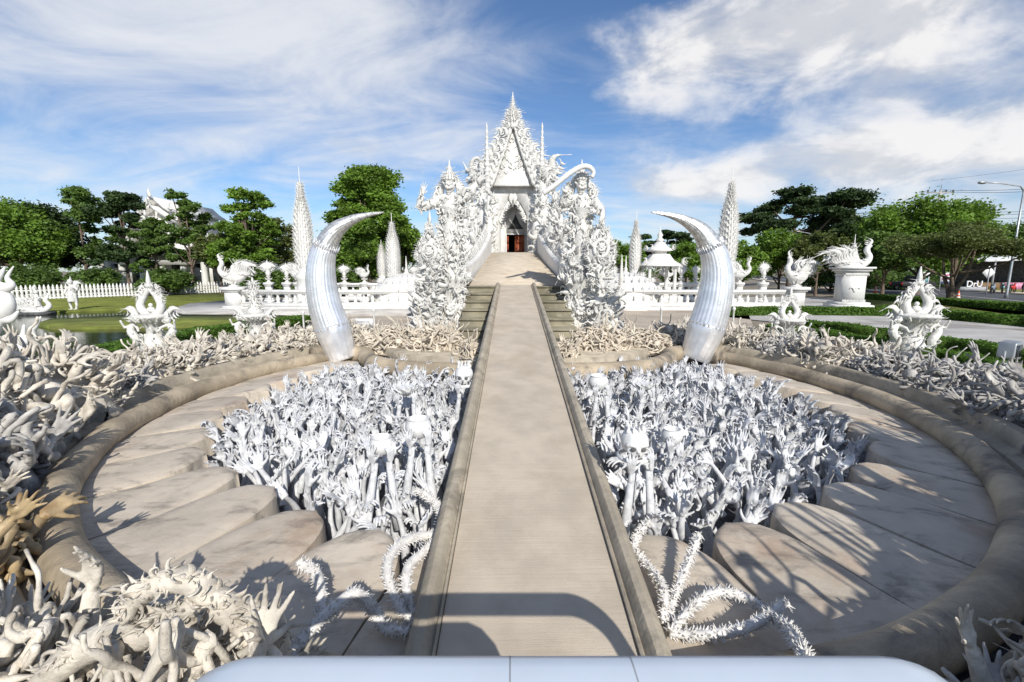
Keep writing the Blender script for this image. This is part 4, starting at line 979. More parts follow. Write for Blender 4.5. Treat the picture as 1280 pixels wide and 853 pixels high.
def balustrade(xa, xb, y, label, z0=.0, h=1.25, sp=.52):
    root = thing('balustrade', label, 'balustrade', 'white balustrades of the terrace'); s = MB()
    s.box((xa, y - .28, z0 - .1), (xb, y + .28, z0 + .22)); s.box((xa, y - .2, z0 + .22), (xb, y + .2, z0 + .42)); s.box((xa, y - .16, z0 + .42), (xb, y + .16, z0 + .48)); s.build('plinth', 'white_clean', root, smooth=False)
    r = MB(); r.box((xa, y - .18, z0 + h - .26), (xb, y + .18, z0 + h - .18)); r.box((xa, y - .23, z0 + h - .18), (xb, y + .23, z0 + h)); r.build('handrail', 'white_clean', root, smooth=False)
    T = baluster_T(h - .26 - .48); me = None; n = int((xb - xa) / sp)
    for i in range(n + 1):
        x = xa + .15 + (xb - xa - .3) * i / n
        if me is None:
            q = MB(); q.put(T, (0, 0, 0), (0, 0, 1), (1, 0, 0)); me = q.mesh('baluster'); me.materials.append(MATS['white_clean'])
        link('baluster', me, root, (x, y, z0 + .48))
    return root
balustrade(-16.6, -4.3, 27.7, 'long white balustrade on the left of the ramp')
balustrade(4.6, 16.9, 27.7, 'long white balustrade on the right of the ramp')
balustrade(-15.5, -5, 33.5, 'second balustrade farther back left of the ramp', .3, 1.2)
balustrade(5, 15.5, 33.5, 'second balustrade farther back right of the ramp', .3, 1.2)
def bird_post(u, vt, Y, label, kind=0, base_h=1.5, w=.6, flip=1, z0=0.0, sc=None, name='bird_statue'):
    x = P(u, 340, Y).x; top = P(u, vt, Y).z; root = thing(name, label, 'statue', 'flame bird statues on the balustrades', loc=(x, Y, z0))
    m = MB(); pedestal(m, w, base_h); m.build('pedestal', 'white_clean', root, smooth=False)
    m = MB(); m.lathe([(w * .3, 0), (w * .34, .05), (w * .18, .12), (w * .14, .3), (w * .3, .4), (w * .34, .44)], (0, 0, base_h), 12)
    for i in range(10):
        a = i * math.pi / 5; d = Vector((math.cos(a), math.sin(a), 0)); m.put(F2, Vector((0, 0, base_h + .2)) + d * .08, d + Vector((0, 0, .8)), d, .3 * w / .6)
    m.build('lotus_stem', 'white', root)
    H = top - z0 - base_h - .42; q = MB(); q.put((BIRD, FBIRD)[kind], (0, 0, base_h + .42), (0, 0, 1), (flip, -.35, 0), H / (1.0 if kind == 0 else 1.05)); q.build('flame_bird', 'white', root)
    return root
for u, vt, Y, k, bh, w, fl, lab in ((291, 316, 27.7, 0, 1.45, 1.0, -1, 'flame tailed swan on the end pedestal of the left balustrade'), (996, 312, 27.7, 0, 1.45, 1.0, -1, 'flame tailed swan on the end pedestal of the right balustrade')):
    bird_post(u, vt, Y, lab, k, bh, w, fl, -.02)
i = 0
spots = [(335, 322, 33.5, 1), (372, 322, 33.5, 0), (430, 328, 33.5, 1), (455, 330, 33.5, 0), (358, 326, 33.5, 1), (852, 327, 33.5, 1), (870, 329, 33.5, 1), (925, 320, 33.5, 0), (955, 324, 33.5, 1), (835, 331, 33.5, 0), (518, 330, 33.5, 1), (768, 330, 33.5, 1)]
words = ['first bird on a post beyond the left balustrade, near the garden', 'swan on a post just left of the left tusk', 'upright flame bird just right of the left tusk', 'small swan before the round green tree', 'upright flame bird between the garden and the left tusk',
         'upright flame bird by the small tiered shrine', 'upright flame bird close to the right tusk', 'swan on a post just right of the right tusk', 'upright flame bird between the right tusk and the end swan', 'small swan beside the tiered shrine',
         'upright flame bird by the left medallion leaf', 'upright flame bird by the right medallion leaf']
for (u, vt, Y, k), w_ in zip(spots, words): bird_post(u, vt, Y, w_, k, 1.45, .5, 1 if i % 2 else -1, .1); i += 1
# terrace floor, low domes and finials behind the balustrades
sheet('terrace', [Vector(p) for p in ((-18, 28.0, 0), (18, 28.0, 0), (18, 66, 0), (-18, 66, 0))], .12, 'paving', .14)
def dome(u, vt, Y, r, label):
    x = P(u, 340, Y).x; z = P(u, vt, Y).z; root = thing('dome', label, 'dome', 'low white domes beside the ramp', loc=(x, Y, 0)); n = 12
    m = MB(); m.lathe([(r * 1.02, 0), (r * 1.02, .6), (r * .98, .62)] + [(r * .96 * math.cos(i / n * math.pi / 2) + .02, .62 + (z - .62) * math.sin(i / n * math.pi / 2)) for i in range(n + 1)], n=40); m.build('shell', 'white_clean', root, auto=40)
    f = MB(); f.lathe([(.22, z - .1), (.25, z), (.1, z + .1), (.14, z + .2), (.05, z + .4), (.06, z + .5), (.015, z + 1.1)], n=10)
    for i in range(24): a = i * math.pi / 12; d = Vector((math.cos(a), math.sin(a), 0)); [f.put(K1, d * r * math.cos(e) + Vector((0, 0, .62 + (z - .62) * math.sin(e))), d * .5 + Vector((0, 0, 1)), -d, .42 - .1 * e) for e in (0, .35, .7, 1.05)]
    f.build('finial', 'white', root)
dome(508, 342, 29.6, 2.3, 'low white dome behind the left balustrade next to the ramp'); dome(782, 341, 29.6, 2.3, 'low white dome behind the right balustrade next to the ramp')
for u, vt, vb, Y, lab in ((534, 312, 360, 26.5, 'thin spindle finial on the left balustrade near the dome'), (776, 318, 360, 26.5, 'thin spindle finial on the right balustrade near the dome')):
    c = P(u, vb, Y); h = P(u, vt, Y).z - c.z; m = MB(); pr = [(.22, -c.z + .0), (.22, -c.z + .3)]
    for j in range(14): t = j / 14; r = .17 * (1 - t) + .02; pr += [(r * 1.3, h * t), (r * .6, h * (t + .04))]
    m.lathe(pr + [(.008, h)], n=10); tag(m.build('spindle_finial', 'white', loc=c), lab, 'finial', 'spindle finials')
# small tiered shrine
def shrine(u, Y):
    x = P(u, 340, Y).x; root = thing('tiered_shrine', 'small open shrine with a flared tiered roof and ball spire', 'shrine', loc=(x, Y, .12)); z = lambda v: P(u, v, Y).z - .12
    m = MB(); m.bbox((-1.3, -1.3, 0), (1.3, 1.3, .6), .05); m.bbox((-1.1, -1.1, .6), (1.1, 1.1, .9), .05); m.build('base', 'white_clean', root, smooth=False)
    for sx in (-1, 1):
        for sy in (-1, 1): m = MB(); m.lathe([(.16, .9), (.12, 1.1), (.11, z(330) - .1), (.17, z(330))], (sx * .85, sy * .85, 0), 8); m.build('column', 'white', root)
    m = MB(); a = math.pi / 4
    m.lathe([(1.75, z(333)), (1.6, z(331)), (1.1, z(326)), (.75, z(318))], n=4, a0=a); m.lathe([(.55, z(318)), (.55, z(315)), (1.0, z(314)), (.9, z(312)), (.55, z(308)), (.35, z(303))], n=4, a0=a); m.lathe([(.2, z(303)), (.28, z(300)), (.12, z(297)), (.2, z(294)), (.05, z(290)), (.015, z(283))], n=12); m.build('roof', 'white_clean', root, smooth=False)
    m = MB()
    for i in range(4):
        aa = a + i * math.pi / 2; d = Vector((math.cos(aa), math.sin(aa), 0)); m.put(K1, d * 1.7 + Vector((0, 0, z(332))), d * .8 + Vector((0, 0, .8)), -d, .7); m.put(K1, d * .95 + Vector((0, 0, z(313))), d * .8 + Vector((0, 0, .8)), -d, .5)
        for k in range(6): m.put(F1, Vector((math.cos(aa), math.sin(aa), 0)) * 1.2 * (1 - k / 6) + Vector((math.cos(aa + math.pi / 2), math.sin(aa + math.pi / 2), 0)) * 1.2 * (k / 6) + Vector((0, 0, z(332))), (0, 0, -1), None, .35)
    m.build('roof_flames', 'white', root)
shrine(823, 31.5)
# big swan with a rider-like spire on a stepped pedestal
def swan_pedestal():
    Y = 26.5; x = P(1061, 370, Y).x; root = thing('swan_monument', 'large white swan bearing a pointed crown on a tall stepped pedestal', 'monument', loc=(x, Y, 0), rz=R(-12)); zt = P(1061, 334, Y).z
    m = MB()
    for w, a, b in ((1.3, 0, .14), (1.1, .14, .3), (.92, .3, .48), (.78, .48, .62)): m.bbox((-w, -w, a), (w, w, b), .03)
    m.bbox((-.55, -.55, .62), (.55, .55, zt - .32), .01)
    for w, a, b in ((.62, zt - .32, zt - .24), (.72, zt - .24, zt - .1), (.84, zt - .1, zt)): m.bbox((-w, -w, a), (w, w, b), .02)
    m.build('pedestal', 'white_clean', root, smooth=False)
    f = MB()
    for i in range(16):
        for s in (-1, 1): f.put(F1, (s * .56, -.55 + i * .073, zt - .4), (s * .1, 0, -1), (0, 1, 0), .2)
        f.put(F1, (-.55 + i * .073, -.57, zt - .34), (0, -.05, -1), (1, 0, 0), .24); f.put(F2, (-.55 + i * .073, -.57, .64), (0, -.05, 1), (1, 0, 0), .2)
    f.put(S1, (0, -.57, 1.2), (0, -.1, 1), (1, 0, 0), .5); f.put(S1, (0, -.57, 1.2), (0, -.1, 1), (-1, 0, 0), .5); f.build('pedestal_carving', 'white', root)
    b = MB(); b.put(BIRD, (0, 0, zt - .1), (0, 0, 1), (1, 0, 0), (1.95, 1.8, 1.75)); b.build('swan', 'white', root)
    c = MB(); c.lathe([(.35, .1), (.38, .35), (.24, .5), (.28, .6), (.16, .75), (.18, .85), (.08, 1.05), (.1, 1.15), (.03, 1.35), (.01, 1.85)], (0, 0, zt), 14)
    for j in range(5):
        for i in range(9): a = i * .698; d = Vector((math.cos(a), math.sin(a), 0)); c.put(F1, Vector((0, 0, zt + .3 + .2 * j)) + d * (.3 - .05 * j), d * .4 + Vector((0, 0, 1)), -d, .3)
    c.build('crown_spire', 'white', root)
swan_pedestal()

# ================================================================== CARVED ARCH ORNAMENTS on the mounds round the pit
def arch_ornament(x, y, z, H, label, var=0, mt='white'):
    root = thing('arch_ornament', label, 'ornament', 'carved ornaments standing on the root mounds', loc=(x, y, z)); k = H / 1.9
    m = MB(); m.lathe([(.42, -.1), (.26, .15), (.17, .4), (.2, .55), (.34, .7), (.46, .78), (.5, .84), (.3, .86), (.1, .9)], n=16); m.xform(Matrix.Scale(k, 4)); m.build('lotus_stand', mt, root)
    m = MB()
    for i in range(18): a = i * .349; d = Vector((math.cos(a), math.sin(a), 0)); m.put(F2, d * .34 + Vector((0, 0, .68)), d * 1.0 + Vector((0, 0, .45)), -d, .3)
    for s in (-1, 1):
        m.put(K1, (s * .4, 0, .78), (s * 1, 0, .35), (0, 0, 1), .5); m.put(F3, (s * .35, -.05, .8), (s, 0, .1), (0, 0, 1), .55)
    for i in range(70):
        a = U(0, 6.28); z = U(.05, .8); r = .17 + .22 * abs(z - .42) / .4; d = Vector((math.cos(a), math.sin(a), 0)); m.put(random.choice((S1, F1, F3, K1)), d * r + Vector((0, 0, z)), d * U(.3, 1) + Vector((0, 0, U(-.6, 1))), None, U(.10, .22))
    m.xform(Matrix.Scale(k, 4)); m.build('lotus_petals', mt, root)
    if var != 1:
        for s in (-1, 1):
            m = MB(); m.tube(catmull([(s * .06, 0, .84), (s * .22, -.02, .95), (s * .27, -.02, 1.12), (s * .17, 0, 1.32), (s * .04, 0, 1.5), (-s * .06, 0, 1.62)], 5), [.085, .09, .095, .095, .1, .1, .1, .1, .1, .1, .095, .09, .09, .085, .08, .08, .075, .07, .07, .065, .06, .06, .05, .05, .04, .03], 10)
            for i in range(26): m.put(random.choice((K1, S1, F3)), (s * (.27 - .008 * i), U(-.08, .08), 1.02 + .021 * i), (s * U(.3, 1), U(-.7, .3), U(-.3, 1)), (0, 0, 1), U(.14, .26))
            for i in range(9): m.put((F1, K1, S1)[i % 3], (s * (.28 - .022 * i), 0, 1.08 + .055 * i), (s * .8, U(-.3, .3), .35 - .14 * i + (.9 if var == 0 else -.5)), (0, 0, 1), .34 - .012 * i)
            m.xform(Matrix.Scale(k, 4)); m.build('serpent', mt, root)
        m = MB(); m.ball((0, -.02, .98), .1, 10, 8, (1, 1, .8)); m.ball((0, -.02, 1.1), .055); m.xform(Matrix.Scale(k, 4)); m.build('seated_figure', mt, root); m = MB(); m.lathe([(.07, 1.55), (.1, 1.62), (.05, 1.68), (.06, 1.72), (.012, 2.0)], n=8)
        for i in range(8): a = i * .785; d = Vector((math.cos(a), math.sin(a), 0)); m.put(F1, d * .05 + Vector((0, 0, 1.52)), d * .6 + Vector((0, 0, 1)), -d, .22)
        m.xform(Matrix.Scale(k, 4)); m.build('spire', mt, root)
    else:
        m = MB(); m.lathe([(.2, .84), (.26, .95), (.12, 1.1), (.1, 1.5), (.02, 2.0)], n=10)
        for j in range(9):
            for i in range(7): a = i * .9 + j * .4; d = Vector((math.cos(a), math.sin(a), 0)); m.put((K1, F1)[i % 2], Vector((0, 0, .86 + .11 * j)) + d * .1, d * .7 + Vector((0, 0, 1)), -d, .38 - .02 * j)
        m.xform(Matrix.Scale(k, 4)); m.build('flame_spire', mt, root)
    for s in (-1, 1):                   # attendant figures at each side of the stand
        b = MB(); b.tube(catmull([(s * .52, -.05, 0), (s * .42, -.1, .2), (s * .55, -.08, .42), (s * .46, -.08, .62)], 4), [.07, .08, .085, .09, .09, .1, .1, .1, .1, .09, .08, .06, .05], 9); b.ball((s * .46, -.1, .72), .085, sc=(1, 1, 1.15))
        b.tube([(s * .46, -.08, .6), (s * .66, -.14, .52), (s * .7, -.2, .72)], [.045, .04, .03], 6); b.tube([(s * .46, -.08, .6), (s * .3, -.16, .52), (s * .26, -.2, .42)], [.045, .04, .03], 6)
        b = bake(b, .016, 1)
        for i in range(10): b.put(random.choice((F1, S1, F3)), (s * .48, -.06, U(.05, .7)), (s * U(-.6, 1), U(-.8, .3), U(-.4, 1)), None, .24)
        b.put(F2, (s * .46, -.1, .78), (0, 0, 1), None, .26); b.xform(Matrix.Scale(k, 4)); b.build('attendant_figure', mt, root)
g = G(196, 440, .2); arch_ornament(g.x, g.y, .35, 1.95, 'tall lotus ornament with arched serpents beside the pond', 0)
g = G(322, 428, .2); arch_ornament(g.x, g.y, .25, 1.85, 'lotus ornament with a feathery flame spire left of the left tusk', 1)
g = G(1137, 440, .2); arch_ornament(g.x, g.y, .3, 2.1, 'polished ornament with drooping serpent arch before the hedges', 2)
g = G(983, 430, .2); arch_ornament(g.x, g.y, .25, 1.6, 'smaller serpent arch ornament close to the right tusk', 0)

# smooth serpent scrolls at the edge of the pond
def scrolls():
    root = thing('serpent_scroll', 'glossy white serpent scroll rising at the pond edge', 'sculpture'); Y = 9.2
    A = lambda L, r0, r1, y=Y, flat=.8: (catmull([P(u, v, y) for u, v in L], 6), r0, r1, flat)
    sets = [('lower_scroll', [([(0, 452), (2, 434), (11, 425), (21, 425), (28, 420), (30, 406)], .17, .02), ([(19, 433), (30, 435), (41, 431)], .11, .02), ([(27, 426), (38, 424), (40, 413), (45, 407), (51, 396)], .12, .015)]),
            ('upper_scroll', [([(-12, 450), (-14, 420), (0, 400), (14, 399), (23, 389)], .2, .02), ([(-4, 396), (8, 384), (6, 372), (-6, 366)], .17, .12), ([(-6, 358), (6, 360), (14, 356), (9, 347), (17, 333)], .13, .01), ([(-8, 352), (0, 344), (6, 334)], .1, .01)])]
    for nm, L in sets:
        m = MB()
        for pts, r0, r1 in L:
            c, a, b, f = A(pts, r0, r1); m.tube(c, [a + (b - a) * (i / (len(c) - 1)) ** 1.2 for i in range(len(c))], 12, flat=f, up=(0, 1, 0))
        m.build(nm, 'white_clean', root)
scrolls()
# pond statues
def kinnari(u, v, H, label, kind):
    g = G(u, v, .12); root = thing('garden_statue', label, 'statue', loc=(g.x, g.y, .1))
    if kind == 0:
        m = MB(); m.bbox((-.7, -.4, -.1), (.7, .4, .06), .04); m.build('plinth', 'dark_stone', root, smooth=False)
        m = MB(); m.put(BIRD, (0, 0, 0), (0, 0, 1), (1, .2, 0), (1.5 * H, 1.1 * H, 1.1 * H)); m.build('swan_body', 'white', root)
        b = MB(); b.tube([(.15, 0, .35), (.18, 0, .7), (.16, 0, .95)], [.16, .13, .08], 10); b.ball((.16, 0, 1.08), .11); b.tube([(.16, .1, .85), (.4, .2, .7), (.5, .1, .9)], [.05, .04, .03], 6); b.tube([(.16, -.1, .85), (.4, -.2, .7), (.5, -.1, .9)], [.05, .04, .03], 6)
        b = bake(b, .02, 1); b.put(F2, (.14, 0, 1.15), (0, 0, 1), None, .4)
        for i in range(12): b.put(random.choice((F1, S1)), (.1, U(-.1, .1), U(.4, 1)), (-U(.2, 1), U(-1, 1), .8), None, .35)
        b.xform(Matrix.Scale(H, 4)); b.build('rider', 'white', root)
    else:
        b = MB()
        for s in (-1, 1): b.tube([(s * .12, 0, 0), (s * .2, -.02, .3), (s * .15, 0, .62), (s * .1, 0, .95)], [.06, .07, .10, .14], 10); b.tube([(s * .12, -.05, .02), (s * .16, -.2, .02)], [.06, .04], 6)
        b.tube([(0, 0, .5), (0, 0, .85), (0, 0, 1.15), (0, 0, 1.42)], [.30, .27, .2, .22], 12, flat=.75); b.tube([(0, 0, 1.4), (0, -.02, 1.6)], .08, 8); b.ball((0, -.03, 1.7), .14, sc=(1, 1, 1.15))
        b.tube([(-.2, 0, 1.38), (-.36, -.05, 1.1), (-.24, -.25, .98)], [.08, .07, .05], 8); b.tube([(.2, 0, 1.38), (.42, -.05, 1.2), (.55, -.12, 1.45)], [.08, .07, .05], 8)
        b = bake(b, .025, 1)
        b.xform(Matrix.Scale(H / 1.95, 4)); b.build('body', 'white', root)
        f = MB()
        for i in range(20): f.put(random.choice((F1, F3, S1)), (U(-.22, .22), U(-.15, .1), U(.5, 1.5)), (U(-.8, .8), U(-.8, .2), -1), None, .3)
        f.put(F2, (0, 0, 1.78), (0, 0, 1), None, .35)
        for s in (-1, 1):
            for i in range(5): f.put(F1, (s * .12, .1, 1.3), (s * (.5 + .2 * i), .2, 1.1 - .15 * i), (0, 0, 1), .6)
        f.xform(Matrix.Scale(H / 1.95, 4)); f.build('costume', 'white', root)
kinnari(45, 391, 1.05, 'kneeling winged figure on a swan at the far edge of the pond', 0)
kinnari(93, 387, 1.9, 'standing winged figure on the lawn beyond the pond', 1)
# ================================================================== THE CROWD OF RAISED ARMS
def in_pit(x, y):
    r = math.hypot(x - CX, y - CY)
    fr = math.degrees(math.acos(max(-1, min(1, (CY - y) / max(r, .01)))))
    if r > 5.38 - .42 * max(0, min(1, (58 - fr) / 22)) - (.15 if x < -2.6 else 0): return False
    if abs(x) < .98: return False
    a = abs(x)
    lim = 10.15 + (a - .8) * .62
    if a > 3.6: lim = 10.15 + 2.8 * .62 + .35 * (1 - abs(a - 4.4))
    return y < lim
def hands_world():
    rng = random.Random(11); pts = []; S = .200
    y = 3.4; row = 0
    while y < 13:
        sp = S * (1.0 if y < 7 else 1.04)
        x = -5.6 + (row % 2) * sp * .5
        while x < 5.6:
            px_, py_ = x + rng.uniform(-.09, .09), y + rng.uniform(-.09, .09)
            if in_pit(px_, py_): pts.append((px_, py_))
            x += sp
        y += sp * .90; row += 1
    pts.sort(key=lambda p: math.hypot(p[0], p[1]))
    return pts
PTS = hands_world(); print('arms', len(PTS), 'hand verts', [len(h.c[0][0]) for h in HANDS], [len(h.c[0][0]) for h in HANDS_LO])
POSE = ['wide open spread palm', 'loosely bent fingers', 'clawed fingers', 'one finger pointing', 'splayed fingers bent back at the wrist', 'half closed fist', 'palm thrown far back and fingers spread', 'grasping fingers hooked forward', 'single raised forefinger', 'flat hand bent sharply back']
hm = []
for i, h in enumerate(HANDS):
    me = h.mesh('raised_arm'); me.materials.append(MATS['hand_white']); hm.append(me)
rng = random.Random(5); NIND = 296
rest = MB()
for i, (x, y) in enumerate(PTS):
    side = 'left' if x < 0 else 'right'; k = rng.randrange(len(HANDS)); sc = rng.uniform(1.05, 1.4)
    r = math.hypot(x - CX, y - CY); d = Vector((x - CX, y - CY, 0)).normalized()
    lean = rng.uniform(0, .5) + (.45 if rng.random() < .2 else 0) ; az = rng.uniform(0, 2 * math.pi)
    ld_ = Vector((math.cos(az), math.sin(az), 0)) * lean
    if r > 5.0: ld_ = ld_ * .5 + d * rng.uniform(-.1, .35)
    elif abs(x) < 1.3: ld_ = Vector((-.1 if x < 0 else .1, rng.uniform(-.25, .25), 0))
    zdir = (Vector((0, 0, 1)) + ld_).normalized()
    face = rng.gauss(0, 1.0) + (math.atan2(x, max(1, y)) * -.5)
    xd = Vector((math.cos(face), math.sin(face), 0))
    top = rng.choice((rng.uniform(.04, .24), rng.uniform(-.12, .12))) + .14 * (1 - r / 5.4) + (.08 if y > 9 else 0)
    z0 = top - sc * .69 * zdir.z
    if i < NIND:
        ax = xd - zdir * xd.dot(zdir); ax.normalize(); ay = zdir.cross(ax)
        M = Matrix((ax, ay, zdir)).transposed().to_4x4()
        flip = -1 if rng.random() < .5 else 1
        o = bpy.data.objects.new('raised_arm', hm[k]); COL.objects.link(o); o.matrix_world = Matrix.Translation((x, y, z0)) @ M @ Matrix.Diagonal((sc * flip, sc, sc, 1))
        lab = 'white arm, %s, in the crowd %s of the bridge' % (POSE[k], side); tag(o, lab, 'arm sculpture', 'arms with %s %s of the bridge' % (POSE[k], side))
    else:
        rest.put(HANDS_LO[k % len(HANDS_LO)], (x, y, z0), zdir, xd, (sc * (-1 if rng.random() < .5 else 1), sc, sc))
o = rest.build('raised_arms', 'hand_white'); o['kind'] = 'stuff'; tag(o, 'dense far part of the crowd of raised white arms', 'arm sculptures')

# ================================================================== BOWLS, SKULLS held up over the crowd
def fore(mb, a, b, r, hand=None, hs=1.3):
    a, b = Vector(a), Vector(b); d = (b - a); L = d.length
    mb.tube([a, a.lerp(b, .3), a.lerp(b, .7), b], [r * 1.15, r * 1.25, r * .9, r * .7], 12)
    if hand is not None: mb.put(HAND_ONLY[hand], b - d.normalized() * .12, d, None, hs)
def pot(u, v, Y, r, label, shape, arms=2, z0=-.3):
    c = P(u, v, Y); root = thing('held_' + shape, label, {'bowl': 'bowl', 'lotus': 'lotus cup', 'skull': 'skull'}[shape], 'vessels held up over the crowd', loc=c); m = MB()
    if shape == 'bowl':
        m.lathe([(r * .35, -r * .85), (r * .75, -r * .62), (r * 1.0, -r * .1), (r * .98, r * .3), (r * .80, r * .62), (r * .84, r * .72), (r * .76, r * .74), (r * .7, r * .6), (r * .6, .3 * r), (.01, .2 * r)], n=28); m.build('bowl', 'pot_white', root, auto=50)
    elif shape == 'lotus':
        m.lathe([(r * .3, -r * .7), (r * .6, -r * .4), (r * .8, 0), (r * .7, 0), (.01, -r * .3)], n=20); m.build('cup', 'pot_white', root); m = MB()
        for j in range(2):
            for i in range(9):
                a = (i + j * .5) * .698; d = Vector((math.cos(a), math.sin(a), 0)); m.put(F2, d * r * .45 + Vector((0, 0, -r * .5)), d * (.8 + .3 * j) + Vector((0, 0, .9)), Vector((-d.y, d.x, 0)), (r * 2.2, r * .9, r * 1.35))
        m.build('petals', 'pot_white', root)
    else:
        k = r / .12; m.put(SKULL, (0, 0, -.06 * k), (0, 0, 1), (1, 0, 0), k); m.build('head', 'pot_white', root); e = MB(); e.put(PITS, (0, 0, -.06 * k), (0, 0, 1), (1, 0, 0), k); e.build('eye_sockets', 'dark_stone', root)
        q = MB(); 
        for i in range(9): a = -2.6 + i * .65; q.put(F1, (math.cos(a) * r * .6, math.sin(a) * r * .5, r * .9), (math.cos(a) * .5, math.sin(a) * .5, 1), (-math.cos(a), -math.sin(a), 0), r * .8)
        q.lathe([(r * .95, -r * .75), (r * 1.05, -r * .55), (r * .9, -r * .5)], n=18, cap=False); q.build('crown', 'pot_white', root)
    for k in range(arms):
        a = (-1.9, -.7, 1.2)[k] ; d = Vector((math.cos(a), math.sin(a), 0)); top = d * r * .72 + Vector((0, 0, -r * .55)); base = Vector((d.x * .30 - .05, d.y * .3 + .05, z0 - c.z))
        top = d * r * .95 + Vector((0, 0, -r * 1.25)); h = MB(); fore(h, base, top, .042); hd = (top - base).normalized(); h.put(HAND_ONLY[(1, 3, 1)[k]], top - hd * .10, Vector((d.x * .12, d.y * .12, 1)), Vector((d.y, -d.x, 0)), .92); h.build('supporting_arm', 'hand_white', root)
pot(523, 534, 4.9, .145, 'round white bowl lifted by two arms left of the bridge', 'bowl')
pot(477, 556, 4.6, .125, 'lower round bowl sunk among the hands left of the bridge', 'bowl', 2)
pot(507, 484, 7.4, .2, 'wide lotus cup raised near the back left of the crowd', 'lotus')
pot(580, 472, 7.6, .19, 'hollow eyed white head raised beside the left kerb', 'skull', 2)
pot(748, 478, 7.4, .165, 'ribbed white bowl raised near the right kerb', 'bowl')
pot(804, 480, 7.9, .18, 'lotus cup raised near the back right of the crowd', 'lotus')
pot(793, 558, 4.25, .165, 'crowned white skull held high right of the bridge', 'skull', 3)
pot(840, 545, 5.4, .13, 'small bowl half hidden among the hands right of the bridge', 'bowl', 1)

# ================================================================== MOUNDS of roots, claws, skulls and masks round the pit
def mound(x, y, rx, ry, h, mt, label, n=70, hands=6, skulls=1, faces=1, z0=0.0, rad=(.02, .05), length=.8, rot=0.0, grp='carved root mounds around the pit', big=1.0):
    root = thing('root_mound', label, 'root sculpture', grp, loc=(x, y, z0), rz=rot)
    def pf():
        a = U(0, 2 * math.pi); e = math.asin(U(0, 1) ** .8); p = Vector((rx * math.cos(a) * math.cos(e), ry * math.sin(a) * math.cos(e), h * math.sin(e) * .85)); nrm = Vector((p.x / rx, p.y / ry, .5 * p.z / h + .3)).normalized()
        return p, nrm
    m = MB(); m.grid(lambda a, b: (rx * .93 * math.cos(a * 2 * math.pi) * math.cos(b * 1.57) * (1 + .12 * math.sin(a * 31 + b * 9)), ry * .93 * math.sin(a * 2 * math.pi) * math.cos(b * 1.57) * (1 + .12 * math.sin(a * 23)), h * .78 * math.sin(b * 1.57) * (1 + .12 * math.sin(a * 19 + b * 7)) - .1), 40, 12); m.build('core', mt, root)
    m = MB(); tangle(m, pf, n, rad, length, .75, shape=(rx, ry, h))
    for i in range(int(n * 1.4)): p, q = pf(); m.put(random.choice(ORN), p * .96, q * .4 + Vector((U(-1, 1), U(-1, 1), U(-.5, 1))), None, U(.12, .3) * big)
    m.build('twisted_roots', mt, root)
    for i in range(hands):
        p, q = pf(); m = MB(); d = (q + Vector((U(-.4, .4), U(-.4, .4), .5))).normalized(); s = U(1.0, 1.7) * big
        m.tube([p - d * .25, p - d * .05, p + d * .12 * s], [.05 * s, .045 * s, .032 * s], 8); m.put(HAND_ONLY[i % 4], p, d, None, s); m.build('clawing_hand', mt, root)
    for i in range(skulls):
        p, q = pf(); m = MB(); q2 = Vector((q.x, q.y, .0)).normalized() if i else Vector((-x * .1, -1, 0)).normalized(); k = U(1.0, 1.7) * big
        xa = Vector((-q2.y, q2.x, 0)); m.put(SKULL, p * .98, (q2 * .35 + Vector((0, 0, 1))), xa, k); o = m.build('skull', mt, root); e = MB(); e.put(PITS, p * .98, (q2 * .35 + Vector((0, 0, 1))), xa, k); e.build('eye_sockets', 'dark_stone', o)
    for i in range(faces):
        a = -1.57 + (i - (faces - 1) / 2) * .9 + math.atan2(-x, y) * -.4; p = Vector((rx * .8 * math.cos(a), ry * .8 * math.sin(a), h * U(.45, .75))); d = Vector((math.cos(a), math.sin(a), 0)); m = MB(); m.put(FACE, p, Vector((0, 0, 1)) - d * .15, Vector((-d.y, d.x, 0)), U(.24, .38) * big); m.build('demon_mask', mt, root)
    return root
def rim(a, r): p = circ(R(a), r - .52); return p.x, p.y
LM = [(131, 8.7, .9, .5, 'bone', 'tangled roots just left of the left tusk'), (138.5, 8.75, .9, .55, 'bone', 'second heap of roots from the left tusk'), (147, 8.8, .95, .62, 'bone', 'mound under the feathery lotus ornament'),
      (156, 8.85, 1.0, .5, 'bone', 'mound of claws between the two pond ornaments'), (165, 8.9, 1.0, .58, 'bone', 'mound with masks right of the tall pond ornament'), (174, 8.8, 1.0, .62, 'bone', 'mound of heads and claws under the tall pond ornament'),
      (183, 8.75, .9, .48, 'bone_grey', 'greyish heap of bones and a long jaw beside the pond hedge'), (193, 8.6, 1.1, 1.25, 'bone', 'heap of horned heads by the near end of the pond')]
for a, r, s, h, mt, lab in LM:
    x, y = rim(a, r); mound(x, y, s, s * .9, h, mt, lab, 130, 12, 3, 2, .05, (.014, .045), .6)
x, y = rim(204, 8.7); mound(x, y, 1.15, 1.0, 1.35, 'bone', 'tall heap of demons and limbs at the near end of the pond', 150, 10, 3, 3, .05, (.03, .07), 1.0, big=1.3)
x, y = rim(214, 8.3); mound(x, y, .9, .8, .95, 'bone_grey', 'grey heap of snouts beside the ringed kerb', 120, 8, 2, 2, .05, (.03, .06), .8, big=1.2)
x, y = rim(224, 8.3); mound(x, y, .8, .75, .75, 'bone', 'low heap of little figures along the near left kerb', 120, 8, 2, 1, .05, (.02, .05), .7)
mound(-4.45, 3.2, .35, .45, .42, 'bone_yellow', 'amber stained heap with a wide open hand', 60, 5, 0, 0, .0, (.03, .06), .6)
mound(-2.75, 1.95, .75, .45, .62, 'bone', 'nearest left heap of bent fingers and claws', 170, 20, 1, 0, .0, (.012, .028), .45, big=.8)
